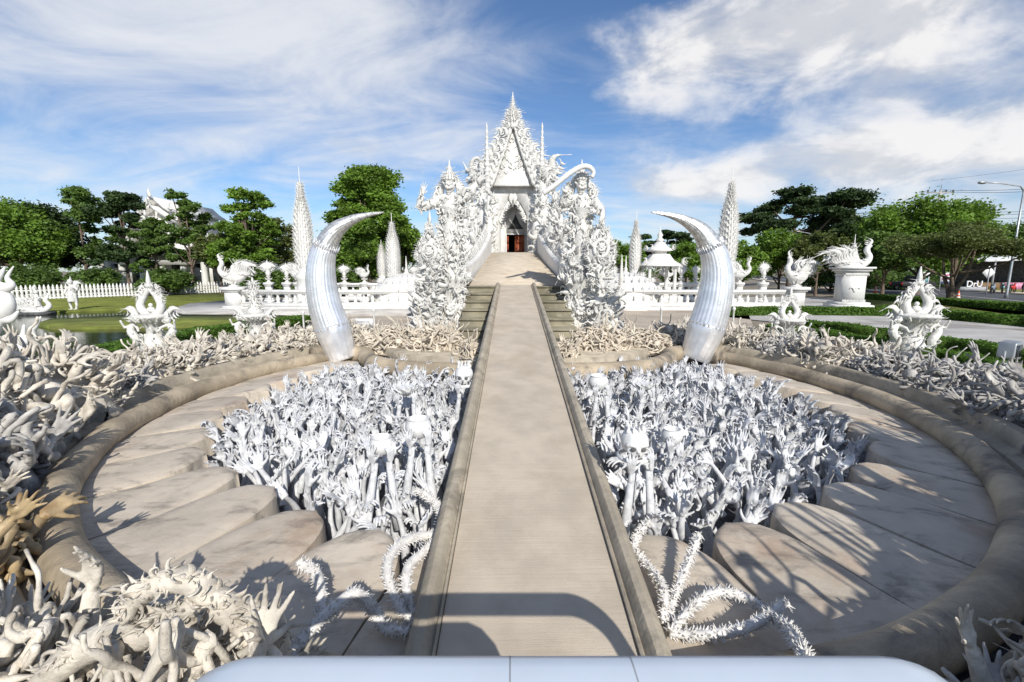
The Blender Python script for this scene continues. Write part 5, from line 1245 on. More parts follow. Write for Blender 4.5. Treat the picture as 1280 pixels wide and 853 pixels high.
mound(-1.5, 1.62, .55, .36, .80, 'bone', 'nearest heap with a fringed jaw and scaly coils left of the rail', 130, 9, 1, 1, .0, (.014, .035), .5, big=.7)
RM = [(49, 8.7, .9, .5, 'bone', 'tangled roots just right of the right tusk'), (41.5, 8.75, .95, .55, 'bone', 'mound under the small serpent arch'), (33, 8.8, 1.0, .5, 'bone', 'spreading roots between the two right ornaments'),
      (24.5, 8.8, 1.0, .5, 'bone_grey', 'greyish roots to the left of the polished ornament'), (15.5, 8.8, 1.1, .62, 'bone', 'mound of limbs under the polished ornament'), (6, 8.9, 1.0, .5, 'bone_grey', 'dark weathered roots before the floodlight'),
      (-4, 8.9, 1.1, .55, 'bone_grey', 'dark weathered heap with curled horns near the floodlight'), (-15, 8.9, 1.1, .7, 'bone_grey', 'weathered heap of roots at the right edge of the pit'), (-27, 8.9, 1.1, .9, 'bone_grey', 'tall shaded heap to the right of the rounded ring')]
for a, r, s, h, mt, lab in RM:
    x, y = rim(a, r); mound(x, y, s, s * .9, h, mt, lab, 140, 10, 2, 1, .05, (.014, .045), .75)
mound(2.3, 1.65, .6, .32, .35, 'bone_grey', 'heap with an open reaching hand at the near right corner', 110, 9, 1, 0, .0, (.012, .03), .5, big=.75)
mound(3.1, 2.0, .5, .4, .5, 'bone', 'heap of gilded bony fingers at the near right corner', 110, 9, 1, 1, .0, (.012, .03), .5, big=.8)
mound(6.7, 1.7, 1.4, 1.0, 3.9, 'bone_grey', 'tall unseen heap added beyond the right edge to shade the ring', 90, 9, 1, 1, .0, (.02, .05), .8, big=1.2)  # added out of view, its shadow darkens the right side of the ring
mound(5.4, .2, 1.1, .8, 3.6, 'bone_grey', 'high unseen heap of reaching hands added at the near right for its shadow', 90, 12, 1, 1, .0, (.02, .05), .8, big=1.4)  # added out of view to shade the near right ring and petals
mound(-4.6, 1.0, .9, .7, 1.7, 'bone_grey', 'high unseen heap of reaching hands added at the near left for its shadow', 90, 12, 1, 1, .0, (.02, .05), .8, big=1.3)  # out of view, raised to cast shade on the left ring
for s, w in ((-1, 'left'), (1, 'right')):
    mound(s * 2.35, 12.9, .85, .65, .62, 'root', 'wiry roots spilling down before the %s guardian' % w, 190, 4, 0, 0, .12, (.018, .04), 1.1, grp='root tangles before the guardians')
    mound(s * 3.6, 13.5, 1.0, .7, .5, 'root', 'outer bank of wiry roots near the %s tusk' % w, 190, 4, 1, 0, .12, (.016, .035), .95, grp='root tangles before the guardians')
    mound(s * 1.25, 11.7, .35, .5, .5, 'root', 'roots climbing the side of the bridge by the %s steps' % w, 60, 2, 0, 0, .05, (.015, .03), .7, grp='root tangles before the guardians')
# a large open hand over the amber heap; long reaching claws near the camera
def big_hand(c, d, xd, s, mt, label, pose=0, arm=.3, name='reaching_hand'):
    m = MB(); c, d = Vector(c), Vector(d).normalized(); m.put(HAND_ONLY[pose], c, d, xd, s); m.tube([c - d * arm, c - d * arm * .4, c + d * .10 * s], [.055 * s, .048 * s, .032 * s], 10)
    tag(m.build(name, mt), label, 'hand sculpture')
big_hand(P(0, 664, 3.0), (.75, .25, .75), (.3, .3, -1), 1.05, 'bone_yellow', 'amber open hand with spread fingers at the left edge', 0)
big_hand(P(1222, 832, 2.05), (-.35, .1, 1), (1, .3, 0), .95, 'bone', 'thin open hand lifted at the near right corner', 0)
big_hand(P(112, 764, 2.3), (.15, .1, 1), (1, 0, 0), 1.2, 'bone', 'pointed claw hand standing over the nearest left heap', 3)
big_hand(P(150, 790, 2.1), (.8, .3, .6), (0, 1, 0), 1.25, 'bone', 'hand stretching sideways from the nearest left heap', 2)

# ================================================================== SPINY VINES
def vine(paths, label, r=.042, mt='vine_white'):
    root = thing('spiny_vine', label, 'vine sculpture', 'spiny vines beside the bridge')
    for L in paths:
        path = catmull([P(u, v, Y) for u, v, Y in L], 9); m = MB(); m.tube(path, [r * (.75 + .35 * math.sin(i / len(path) * math.pi)) for i in range(len(path))], 9); shells(m, path, r, .013, .036, 7); m.build('stem', mt, root)
vine([[(374, 705, 3.05), (392, 712, 3.0), (400, 735, 2.9), (402, 768, 2.75)], [(358, 828, 2.35), (388, 788, 2.5), (418, 760, 2.62), (445, 742, 2.75), (468, 765, 2.85), (482, 786, 2.8), (512, 790, 2.75)]], 'coarse spiny vine arching over the petals left of the bridge', .035)
vine([[(516, 778, 2.9), (496, 752, 3.0), (485, 722, 3.15), (486, 700, 3.3), (500, 680, 3.5), (525, 670, 3.7), (545, 668, 3.8), (552, 645, 4.0), (540, 625, 4.2), (520, 612, 4.3)], [(518, 770, 2.95), (508, 735, 3.1), (511, 708, 3.3), (530, 690, 3.5), (548, 672, 3.7)]], 'looping white vine hugging the left kerb', .036)
vine([[(812, 650, 3.85), (792, 682, 3.6), (812, 710, 3.35), (830, 738, 3.1), (828, 780, 2.9)], [(874, 668, 3.55), (858, 708, 3.3), (843, 745, 3.1), (836, 778, 2.9)]], 'forked spiny vine hugging the right kerb', .026)
vine([[(838, 790, 2.8), (862, 762, 2.95), (890, 742, 3.05), (925, 744, 3.05), (955, 762, 2.95), (985, 785, 2.6), (1002, 812, 2.3), (1016, 840, 2.05)], [(838, 792, 2.8), (880, 794, 2.75), (928, 786, 2.75), (960, 770, 2.8), (984, 752, 2.85)]], 'broad spiny vine looping over the petals right of the bridge', .033)

# ================================================================== POSTS AND RAIL
for i, (u, vb, vt, Y, lab) in enumerate(((380, 412, 389, 15.5, 'thin white bollard left of the left tusk'), (468, 411, 385, 15.5, 'thin white bollard beside the small sign'), (826, 405, 384, 16, 'thin white bollard left of the right tusk'), (916, 407, 384, 16, 'thin white bollard right of the right tusk'))):
    c = P(u, vb, Y); h = P(u, vt, Y).z; m = MB(); m.lathe([(.07, -.02), (.05, .05), (.035, .1), (.03, h - .14), (.055, h - .1), (.06, h - .05), (.04, h), (.005, h + .02)], n=10); tag(m.build('bollard', 'white_clean', loc=(c.x, Y, 0)), lab, 'bollard', 'thin white bollards')
# small notice board: marks like a line of hand lettering
Y = 15.2; c = P(454, 403, Y); root = thing('notice_board', 'low white notice board with a dark scribbled line beside the left tusk', 'sign', loc=(c.x, Y, 0))
m = MB(); m.box((-.32, -.02, c.z - .12), (.32, .02, c.z + .12)); m.build('board', 'white_sheet', root, smooth=False)
m = MB(); [m.box((s * .25 - .015, .0, 0), (s * .25 + .015, .03, c.z - .12)) for s in (-1, 1)]; m.build('legs', 'grey_paint', root, smooth=False)
m = MB(); rg = random.Random(4)
for k in range(9):
    x0 = -.2 + k * .048; z = c.z + .02; m.tube([(x0, -.028, z - .03), (x0 + .004, -.028, z + .03), (x0 + .022, -.028, z + .035), (x0 + .026, -.028, z - .03)], .006, 4)
    if k % 3 == 0: m.tube([(x0, -.028, z + .055), (x0 + .02, -.028, z + .06)], .005, 4)
m.build('lettering', 'sign_blue', root)
# pale rail in front of the viewer, with an unseen panel added under its left half for its shadow
root = thing('viewing_rail', 'smooth pale rail with rounded ends at the head of the bridge', 'rail', loc=(0, .99, 0))
zr = 1.36; m = MB(); xa, xb = -1.04, 1.03
def sec(x, z, dx, dz, w=.125, h=.085, n=20):
    # rounded box section standing across the direction (dx, dz)
    out = []
    for i in range(n):
        a = 2 * math.pi * i / n; c_, s_ = math.cos(a), math.sin(a); q = (abs(c_) ** 4 + abs(s_) ** 4) ** -.25
        yy, nn = c_ * q * w / 2 * 1.3, s_ * q * h / 2; out.append((x - dz * nn, yy, z + dx * nn))
    return out
path = [(xa, 0.0), (xa, zr - .22)] + [(xa + .22 - .22 * math.cos(t), zr - .22 + .22 * math.sin(t)) for t in np.linspace(.1, math.pi / 2, 9)]
path += [(x, zr) for x in np.linspace(xa + .3, xb - .3, 12)] + [(xb - .22 + .22 * math.sin(t), zr - .22 + .22 * math.cos(t)) for t in np.linspace(0, math.pi / 2 - .1, 9)] + [(xb, zr - .22), (xb, 0.0)]
V = []; n = 20
for i, (x, z) in enumerate(path):
    a = path[max(0, i - 1)]; b = path[min(len(path) - 1, i + 1)]; d = Vector((b[0] - a[0], b[1] - a[1])).normalized(); V += sec(x, z, d.x, d.y)
i, k = np.meshgrid(np.arange(len(path) - 1), np.arange(n)); a = (i * n + k).ravel(); b = (i * n + (k + 1) % n).ravel(); m.add(V, np.stack([a, b, b + n, a + n], 1)); m.build('rail_tube', 'rail', root)
for x in (-.165, .15):
    m = MB(); V = sec(x - .0022, zr, 1, 0, .1255, .0856) + sec(x + .0022, zr, 1, 0, .1255, .0856); k = np.arange(20); m.add(V, np.stack([k, (k + 1) % 20, (k + 1) % 20 + 20, k + 20], 1)); m.build('joint', 'grey_paint', root)
m = MB(); m.prism([(-.86, .05), (.42, .05), (.22, zr - .26), (.16, zr - .17), (.08, zr - .13), (-.86, zr - .13)], (0, .02, 0), (1, 0, 0), (0, 0, 1), .04); m.build('panel', 'rail', root, smooth=False)  # unseen, added and shaped for the dark patch it casts on the deck
mound(3.4, .45, .9, .6, 1.5, 'bone_grey', 'unseen heap of limbs added beside the right end of the rail for shade', 60, 8, 1, 0, .0, (.02, .05), .8, big=1.2)  # added out of frame as a shadow caster for the near right ring
mound(4.7, 1.5, .8, .6, 2.3, 'bone_grey', 'tall thin unseen heap added at the near right of the pit for shade', 60, 8, 1, 0, .0, (.02, .05), .8, big=1.3)  # added out of frame to throw shade over the right ring
mound(-3.2, .5, .9, .6, 1.4, 'bone_grey', 'unseen heap of limbs added beside the left end of the rail for shade', 60, 8, 1, 0, .0, (.02, .05), .8, big=1.2)  # added out of frame to throw shadows on the left petals
mound(4.4, -.6, 1.1, .7, 3.3, 'bone_grey', 'high unseen heap added just behind the right end of the rail for shade', 60, 6, 1, 1, .0, (.02, .05), .8, big=1.3)  # added behind the camera to shade the near right slabs
mound(2.75, -.3, .7, .5, 2.5, 'bone_grey', 'unseen heap added behind the viewer right of the rail for shade', 60, 6, 1, 1, .0, (.02, .05), .8, big=1.2)  # added behind the camera to shade the lower right of the ring
mound(7.6, 3.7, 1.0, 1.0, 2.2, 'bone_grey', 'tall unseen heap added beyond the right edge of the pit for shade', 90, 8, 1, 1, .0, (.02, .05), .8, big=1.3)  # added off to the side to widen the shade on the right ring

# fringed dragon jaw arching over the nearest left heap
root = thing('dragon_jaw', 'fringed scaly jaw arching over the nearest left heap', 'dragon sculpture')
for nm, L, r in (('jaw', [(160, 775), (176, 745), (205, 727), (240, 727), (269, 748), (300, 764), (337, 772), (350, 815), (352, 850)], .055), ('scaled_coil', [(40, 870), (85, 825), (130, 800), (175, 790), (215, 775), (262, 790), (300, 830)], .075), ('lower_lip', [(185, 780), (215, 765), (262, 762), (305, 790), (318, 830)], .035)):
    path = catmull([P(u, v, 1.85 + .02 * i) for i, (u, v) in enumerate(L)], 8); m = MB(); m.tube(path, [r * (.7 + .4 * math.sin(math.pi * i / len(path))) * (1 + .06 * (i % 2)) for i in range(len(path))], 12)
    for i in range(len(path) * 3):
        p = path[i % len(path)]; d = Vector((U(-1, 1), U(-1, .2), U(-.3, 1))).normalized(); m.put(random.choice((S1, S2, F3, F2)), p + d * r * .7, d + Vector((U(-.6, .6), 0, 0)), None, U(.05, .11))
    m.build(nm, 'bone', root)
# ================================================================== TREES
def tree(u, vt, Y, w, label, kind='round', mt='leaf', leaves=9000, lsize=.26, seed=1, vbase=None, name='tree', cb=.3, lean=0.0, zbase=0.0):
    rng = np.random.default_rng(seed); rd_ = random.Random(seed); x = P(u, 340, Y).x; H = P(u, vt, Y).z - zbase; R_ = w / 2 * Y / FPX
    root = thing(name, label, 'tree', 'trees around the temple grounds', loc=(x, Y, zbase)); zc0 = H * cb
    # clumps of foliage
    cl = []
    if kind == 'umbrella':
        for i in range(26):
            a = rd_.uniform(0, 6.28); r = R_ * math.sqrt(rd_.random()) * .95; lvl = rd_.choice((.97, .9, .8, .68)); cl.append((r * math.cos(a) * (1.05 if lvl > .85 else .9), r * math.sin(a), H * lvl - .10 * H * (r / R_) ** 2, R_ * rd_.uniform(.18, .32), .32))
    elif kind == 'layered':
        for i in range(36 if leaves < 12000 else 40):
            a = rd_.uniform(0, 6.28); t = rd_.random() ** .85; z = zc0 + (H - zc0) * t * .96; r = R_ * (1.0 - .55 * t * t) * rd_.uniform(.2, 1.0); cl.append((r * math.cos(a) + lean * t * R_, r * math.sin(a), z, R_ * (rd_.uniform(.16, .30) if leaves < 12000 else rd_.uniform(.2, .36)), .62))
        cl.append((lean * R_, 0, H * .96, R_ * .25, .5))
    elif kind == 'flat':
        for i in range(24):
            a = rd_.uniform(0, 6.28); r = R_ * math.sqrt(rd_.random()); cl.append((r * math.cos(a), r * math.sin(a), zc0 + (H - zc0) * (.42 + .5 * rd_.random() * (1 - (r / R_) ** 2 * .7)), R_ * rd_.uniform(.2, .3), .5))
    else:
        for i in range(30):
            a = rd_.uniform(0, 6.28); e = math.asin(rd_.uniform(-.5, 1)); q = rd_.uniform(.5, .9); hz = (H - zc0) / 2; cl.append((R_ * q * math.cos(a) * math.cos(e), R_ * q * math.sin(a) * math.cos(e), zc0 + hz + hz * q * math.sin(e), R_ * rd_.uniform(.22, .40), .8))
    tot = sum(c[3] ** 2 for c in cl); C = []
    for cx, cy, cz, cr, fl in cl:
        n = int(leaves * 2.7 * cr * cr / tot); sub = max(4, n // 120)
        sc_ = rng.normal(size=(sub, 3)); sc_ /= np.linalg.norm(sc_, axis=1)[:, None]; sc_ *= rng.uniform(.45, 1.0, (sub, 1)) * cr
        idx = rng.integers(0, sub, n); p = sc_[idx] + rng.normal(0, cr * .27, (n, 3)); p[:, 2] *= fl; C.append(p + np.array([cx, cy, min(cz, H - cr * fl * .8)]))
    C = np.concatenate(C); C[:, 2] = np.clip(C[:, 2], zc0 * .7, None)
    m = MB(); leaf_cloud(m, C, rng, lsize * .72); m.build('crown', mt, root, smooth=False)
    t = MB(); r0 = max(.10, R_ * .055)
    nst = 3 if kind == 'flat' else 1; top = zc0 + (H - zc0) * .6
    for s in range(nst):
        a = s * 2.1 + seed; bx, by = (math.cos(a) * R_ * .18 * (nst > 1), math.sin(a) * R_ * .18 * (nst > 1))
        P_ = catmull([(0, 0, -.1), (bx * .3 + rd_.uniform(-.1, .1), by * .3, zc0 * .5), (bx + lean * .3 * R_, by, zc0), (bx * 1.5 + lean * .6 * R_, by * 1.5, top)], 4); t.tube(P_, [r0 * (1.25 - .9 * i / 12) / (1 if nst == 1 else 1.3) for i in range(13)], 8)
    t.build('trunk', 'bark', root); t = MB()
    for cx, cy, cz, cr, fl in cl[::2 if len(cl) > 16 else 1]:
        z0 = rd_.uniform(zc0 * .75, min(top, cz)); a = Vector((lean * .4 * R_, 0, z0)); b = Vector((cx, cy, cz)); mid = a.lerp(b, .5) + Vector((0, 0, -.08 * (b - a).length)); t.tube(catmull([a, mid, b], 3), [r0 * (.5 - .06 * i) for i in range(7)], 5)
    t.build('branches', 'bark', root)
T = [
 # left bank of trees beyond the fence
 (-70, 236, 44, 150, 'broad dark tree at the far left edge of the garden', 'round', 'leaf', 13000, .30, 1, .16),
 (20, 249, 46, 110, 'dense leafy tree at the left above the swan figure', 'round', 'leaf_bright', 13000, .28, 2, .10),
 (60, 254, 50, 90, 'dark bushy tree behind the standing winged figure', 'round', 'leaf_dark', 10000, .30, 3, .14),
 (108, 235, 49, 78, 'thin airy tree with layered boughs left of the pale hall', 'layered', 'leaf', 6500, .27, 4, .3),
 (160, 240, 48, 74, 'tall layered tree in front of the stepped roofs', 'layered', 'leaf_dark', 9500, .27, 5, .25),
 (196, 272, 46, 50, 'smaller tree in front of the pale hall entrance', 'layered', 'leaf', 6000, .25, 6, .3),
 (240, 240, 47, 66, 'slender tree with a high tuft right of the stepped roofs', 'layered', 'leaf', 6000, .25, 7, .3),
 (275, 285, 46, 50, 'lower bushy tree beside the garden path', 'round', 'leaf_olive', 7000, .25, 8, .2),
 (312, 237, 45, 82, 'airy spreading tree left of the tall flame pillar', 'layered', 'leaf_bright', 9000, .26, 9, .3),
 (340, 268, 50, 78, 'full green tree close to the tall flame pillar', 'round', 'leaf_olive', 10000, .28, 10, .12),
 # behind the left tusk
 (462, 214, 44, 104, 'big rounded tree filling the space behind the left tusk', 'layered', 'leaf_bright', 30000, .28, 11, .18),
 (438, 262, 46, 70, 'left shoulder of green foliage behind the left tusk', 'round', 'leaf', 10000, .28, 12, .12),
 (505, 272, 48, 62, 'lower tree between the rounded tree and the medallion leaf', 'round', 'leaf_bright', 9000, .28, 13, .1),
 # right of the temple
 (778, 296, 52, 56, 'bright bush behind the short right flame pillar', 'round', 'leaf_bright', 7000, .28, 14, .08),
 (830, 288, 62, 62, 'dark spreading tree behind the small shrine', 'umbrella', 'leaf_dark', 7000, .32, 15, .45),
 (858, 302, 50, 66, 'bright leafy tree between the shrine and the right tusk', 'round', 'leaf_bright', 9000, .28, 16, .08),
 (988, 238, 66, 124, 'wide dark umbrella shaped tree towering at the right', 'umbrella', 'leaf_dark', 17000, .40, 17, .5),
 (975, 289, 50, 78, 'bright rounded tree under the umbrella tree', 'round', 'leaf_bright', 9000, .28, 18, .12),
 (930, 300, 46, 52, 'small bright tree right of the flame pillar', 'round', 'leaf_bright', 6000, .26, 19, .1),
 (1022, 291, 44, 62, 'olive green tree behind the swan monument', 'round', 'leaf_olive', 9000, .25, 20, .2),
 (1056, 264, 72, 54, 'distant dark tree rising behind the swan monument', 'round', 'leaf_dark', 6000, .4, 21, .3),
 (1148, 254, 46, 128, 'large full green tree beside the road', 'round', 'leaf_bright', 20000, .30, 22, .16),
 (1106, 290, 44, 70, 'lower left part of the green grove beside the road', 'round', 'leaf', 9000, .28, 23, .2),
 (1240, 282, 95, 100, 'distant tree rising behind the market roof', 'round', 'leaf', 7000, .45, 24, .1),
 (895, 312, 60, 60, 'low green tree seen under the right tusk', 'round', 'leaf', 6000, .3, 25, .05),
]
for u, vt, Y, w, lab, kind, mt, n, ls, sd, cb in T: tree(u, vt, Y, w, lab, kind, mt, n, ls, sd, cb=cb)
g = G(1193, 377); tree(1193, 276, 33, 132, 'small branching tree with a flat pale flecked crown by the hedge', 'flat', 'leaf_olive', 20000, .15, 31, cb=.36, name='frangipani_tree')
for k, (u, Y, w, vt) in enumerate(((30, 42, 60, 330), (120, 43, 50, 336), (205, 43, 60, 338), (330, 42, 60, 335), (420, 40, 60, 330), (1040, 52, 80, 335), (1120, 60, 80, 338))):
    tree(u, vt, Y, w, ['leafy bush at the left end of the picket fence', 'leafy bush behind the fence by the standing figure', 'leafy bush before the pale hall', 'leafy bush near the tall left pillar', 'leafy bush seen beside the left tusk', 'leafy bush under the olive tree', 'leafy bush across the road'][k], 'round', 'leaf', 3500, .22, 40 + k, name='bush', cb=.02)

# ================================================================== FENCE, PALE HALL
fa, fb = G(-260, 388), G(292, 366.5)
root = thing('picket_fence', 'long white fence of turned pickets along the far lawn', 'fence'); d = (fb - fa); L = d.length; d.normalize(); n = Vector((-d.y, d.x, 0))
me = None; NP = 100
for i in range(NP):
    p = fa.lerp(fb, i / (NP - 1))
    if me is None:
        q = MB(); q.lathe([(.12, .0), (.12, .2), (.07, .26), (.13, .42), (.07, .62), (.12, .78), (.06, .88), (.11, .98), (.02, 1.28)], n=8); me = q.mesh('picket'); me.materials.append(MATS['white_clean'])
    link('picket', me, root, p)
for z, h in ((.0, .16), (.68, .09)):
    m = MB(); m.prism([((fa - n * .07).x, (fa - n * .07).y), ((fb - n * .07).x, (fb - n * .07).y), ((fb + n * .07).x, (fb + n * .07).y), ((fa + n * .07).x, (fa + n * .07).y)], (0, 0, z + .1), (1, 0, 0), (0, 1, 0), h); m.build('fence_rail', 'white_clean', root, smooth=False)
def fence2():
    a, b = G(292, 366), G(420, 362); root = thing('picket_fence', 'short white fence of pickets behind the end pedestal', 'fence')
    for i in range(26): link('picket', me, root, a.lerp(b, i / 25))
fence2()
def hall():
    Y = 62; x = P(215, 340, Y).x; root = thing('pale_hall', 'large pale hall with stepped gabled roofs behind the left trees', 'building', loc=(x, Y, 0)); z = lambda v: P(215, v, Y).z; w = lambda p: p * Y / FPX
    m = MB(); m.box((-w(85), 0, 0), (w(75), 14, z(318))); m.box((-w(40), -1.5, z(318)), (w(35), 12, z(290))); m.build('wall', 'white_clean', root, smooth=False)
    for i, (hw, va, vb, yy) in enumerate(((52, 316, 292, -2.5), (42, 296, 272, -1.8), (30, 276, 258, -1.2), (20, 262, 247, -.6))):
        m = MB(); cx = -w(12)
        for s in (-1, 1):
            prof = catmull([(cx + s * w(hw), 0, z(va)), (cx + s * w(hw * .62), 0, z(va) + (z(vb) - z(va)) * .35), (cx + s * w(3), 0, z(vb))], 4)
            poly = [(p.x, p.z) for p in prof] + [(p.x, p.z - .35) for p in prof[::-1]]; m.prism(poly if s < 0 else poly[::-1], (0, yy + 12, 0), (1, 0, 0), (0, 0, 1), 12)
            m.put(K1, (cx + s * w(hw), yy, z(va)), (s, 0, .8), (0, 0, 1), 1.2)
        m.box((cx - w(hw * .8), yy + 1, z(va) - 1.6), (cx + w(hw * .8), yy + 11, z(va) + .3))
        m.put(F2, (cx, yy, z(vb)), (0, 0, 1), None, 1.4); m.build('roof_tier', 'white', root, smooth=False)
    m = MB()
    for k in range(7): xx = -w(80) + k * w(25); m.lathe([(.45, 0), (.4, .4), (.36, z(322)), (.5, z(318))], (xx, -.8, 0), 12)
    m.build('colonnade', 'white_clean', root)
    for k in range(6): m = MB(); xx = -w(80) + (k + .5) * w(25); m.box((xx - w(7), -.06, .4), (xx + w(7), .1, z(330))); m.build('doorway', 'glass_dark', root, smooth=False)
    m = MB(); m.box((-w(88), -2.4, z(320)), (w(95), -.05, z(317))); m.build('veranda_roof', 'roof_grey', root, smooth=False)
hall()

# ================================================================== ROADSIDE
def lamp(u, vt, ub, Y, arm, label, hd=1):
    b = G(ub, 362); x = P(ub, 340, Y).x; z = P(u, vt, Y).z; root = thing('street_lamp', label, 'street lamp', 'street lamps by the road', loc=(x, Y, 0)); m = MB(); m.lathe([(.16, 0), (.11, .4), (.09, z * .5), (.06, z - .3)], n=8); m.tube([(0, 0, z - .4), (-.1 * arm, 0, z), (-.6 * arm, 0, z + .22), (-arm, 0, z + .3)], [.06, .055, .05, .045], 8); m.build('pole', 'metal_grey', root)
    m = MB(); m.ball((-arm - .3, 0, z + .3), .32, 12, 8, (1.25, .6, .42)); m.build('lamp_head', 'metal_grey', root)
lamp(1279, 233, 1263, 40, 3.3, 'tall street lamp with a curved arm at the right edge')
lamp(1010, 292, 1010, 62, 2.6, 'street lamp poking out of the trees behind the swan monument')
def pole(u, vt, Y, label, arms):
    x = P(u, 340, Y).x; z = P(u, vt, Y).z; root = thing('utility_pole', label, 'utility pole', 'utility poles along the road', loc=(x, Y, 0)); m = MB(); m.lathe([(.2, 0), (.14, z - 1.3)], n=8); m.build('post', 'concrete_pole', root)
    m = MB(); m.tube([(0, 0, z - 1.3), (0, 0, z)], .03, 6); m.build('top_rod', 'metal_grey', root)
    for k in range(arms):
        m = MB(); zz = z - 1.7 - k * 1.0; m.box((-1.7, -.06, zz), (1.7, .06, zz + .12)); m.build('crossarm', 'concrete_pole', root, smooth=False)
        for s in (-1.6, -.7, .7, 1.6): m = MB(); m.lathe([(.06, zz + .12), (.11, zz + .2), (.06, zz + .26), (.1, zz + .34), (.03, zz + .42)], (s, 0, 0), 8); m.build('insulator', 'dark_stone', root)
    return Vector((x, Y, z))
p1 = pole(1162, 224, 60, 'utility pole with a crossarm above the full green tree', 1); p2 = pole(1061, 258, 90, 'farther utility pole above the swan monument', 1)
def wire(a, b, sag, label, r=.02):
    pts = [a.lerp(b, i / 16) - Vector((0, 0, sag * 4 * (i / 16) * (1 - i / 16))) for i in range(17)]; m = MB(); m.tube(pts, r, 5); tag(m.build('power_line', 'black'), label, 'power line', 'power lines over the road')
for k, s in enumerate((-1.6, -.7, .7, 1.6)):
    o_ = Vector((s, 0, -1.35)); wire(p1 + o_, p2 + o_, .8, ['power line', 'second power line', 'third power line', 'fourth power line'][k] + ' running from the near pole to the far pole', .022)
for k, (v1, s) in enumerate(((228, -1.3), (233, -1.5), (260, -3.8), (263, -4.1), (268, -4.6))):
    q = P(1420, v1 - 6, 46); wire(p1 + Vector((0, 0, s)), q, .5, ['uppermost wire leaving the near pole to the right', 'wire just under the uppermost one at the right', 'first of three lower wires at the right', 'middle of three lower wires at the right', 'lowest wire at the right of the near pole'][k], .022)
wire(P(1420, 190, 46), P(1165, 226, 60), .2, 'thin single wire slanting high over the right edge', .012)
wire(P(1061, 262, 90), P(900, 300, 140), 1.0, 'distant wire dropping behind the umbrella tree', .03)
def cone(u, vb, label, Y=None):
    g = G(u, vb, .13); root = thing('traffic_cone', label, 'traffic cone', 'orange traffic cones by the road', loc=g); m = MB(); m.bbox((-.2, -.2, 0), (.2, .2, .05), .01); m.lathe([(.16, .05), (.035, .75)], n=14); m.build('body', 'orange', root, auto=30)
    for a, b in ((.22, .32), (.44, .54)): m = MB(); m.lathe([(.16 - .125 * (a - .05) / .7 + .004, a), (.16 - .125 * (b - .05) / .7 + .004, b)], n=14, cap=False); m.build('stripe', 'white_sheet', root)
cone(1094, 366, 'orange traffic cone just right of the swan monument'); cone(1197, 376, 'orange traffic cone at the foot of the branching tree'); cone(1050, 361, 'orange traffic cone half hidden behind the swan monument')
def diamond():
    Y = 44; c = P(1236, 341, Y); root = thing('road_sign', 'diamond road sign seen from its pale back', 'road sign', loc=(c.x, Y, 0)); m = MB(); s = .62; m.prism([(0, c.z - s), (s, c.z), (0, c.z + s), (-s, c.z)], (0, .02, 0), (1, 0, 0), (0, 0, 1), .03); m.build('plate', 'white_sheet', root, smooth=False); m = MB(); m.tube([(0, -.05, 0), (0, -.05, c.z + .4)], .04, 8); m.build('post', 'grey_paint', root)
diamond()
def vehicle(u, Y, label, kind, col, rz):
    g = P(u, 350, Y); root = thing(kind, label, {'pickup_truck': 'pickup truck', 'parked_car': 'car'}[kind], loc=(g.x, Y, .03), rz=rz); prof = {'pickup_truck': [(-2.5, .5), (-2.5, .95), (-1.6, 1.05), (-.9, 1.7), (.4, 1.75), (.55, 1.05), (2.5, 1.05), (2.5, .5)], 'parked_car': [(-2.1, .4), (-2.1, .75), (-1.3, .9), (-.7, 1.4), (.8, 1.42), (1.5, .95), (2.1, .85), (2.1, .4)]}[kind]
    m = MB(); m.prism(prof[::-1], (0, .85, 0), (1, 0, 0), (0, 0, 1), 1.7); o = m.build('body', col, root, smooth=False); bv = o.modifiers.new('b', 'BEVEL'); bv.width = .08; bv.segments = 2
    m = MB(); a, b = (( -.98, 1.12), (.38, 1.62)) if kind == 'pickup_truck' else ((-.9, .98), (1.0, 1.34)); m.prism([(a[0], a[1]), (b[0], a[1]), (b[0] - .12, b[1]), (a[0] + .42, b[1])], (0, .86, 0), (1, 0, 0), (0, 0, 1), 1.72); m.build('side_window', 'glass_dark', root, smooth=False)
    for x in (-1.5, 1.45):
        for s in (-1, 1):
            w = MB(); t = MB(); t.lathe([(.18, -.11), (.34, -.11), (.36, 0), (.34, .11), (.18, .11)], n=20); w.put(t, (x, s * .82, .36), (0, 1, 0), (1, 0, 0)); wo = w.build('wheel', 'tyre', root, auto=40); r = MB(); t = MB(); t.lathe([(.01, -.118), (.2, -.115), (.2, .115), (.01, .118)], n=16); r.put(t, (x, s * .82, .36), (0, 1, 0), (1, 0, 0)); r.build('rim', 'metal_grey', wo, auto=40)
    for s in (-1, 1):
        m = MB(); m.bbox((2.46 if kind == 'pickup_truck' else 2.06, s * .7 - .12, .7), (2.53 if kind == 'pickup_truck' else 2.13, s * .7 + .12, .92), .01); m.build('tail_light', 'red', root, smooth=False)
vehicle(1142, 56, 'black pickup truck parked across the road', 'pickup_truck', 'black', R(190)); vehicle(1084, 70, 'dark red car farther down the road', 'parked_car', 'red', R(195))
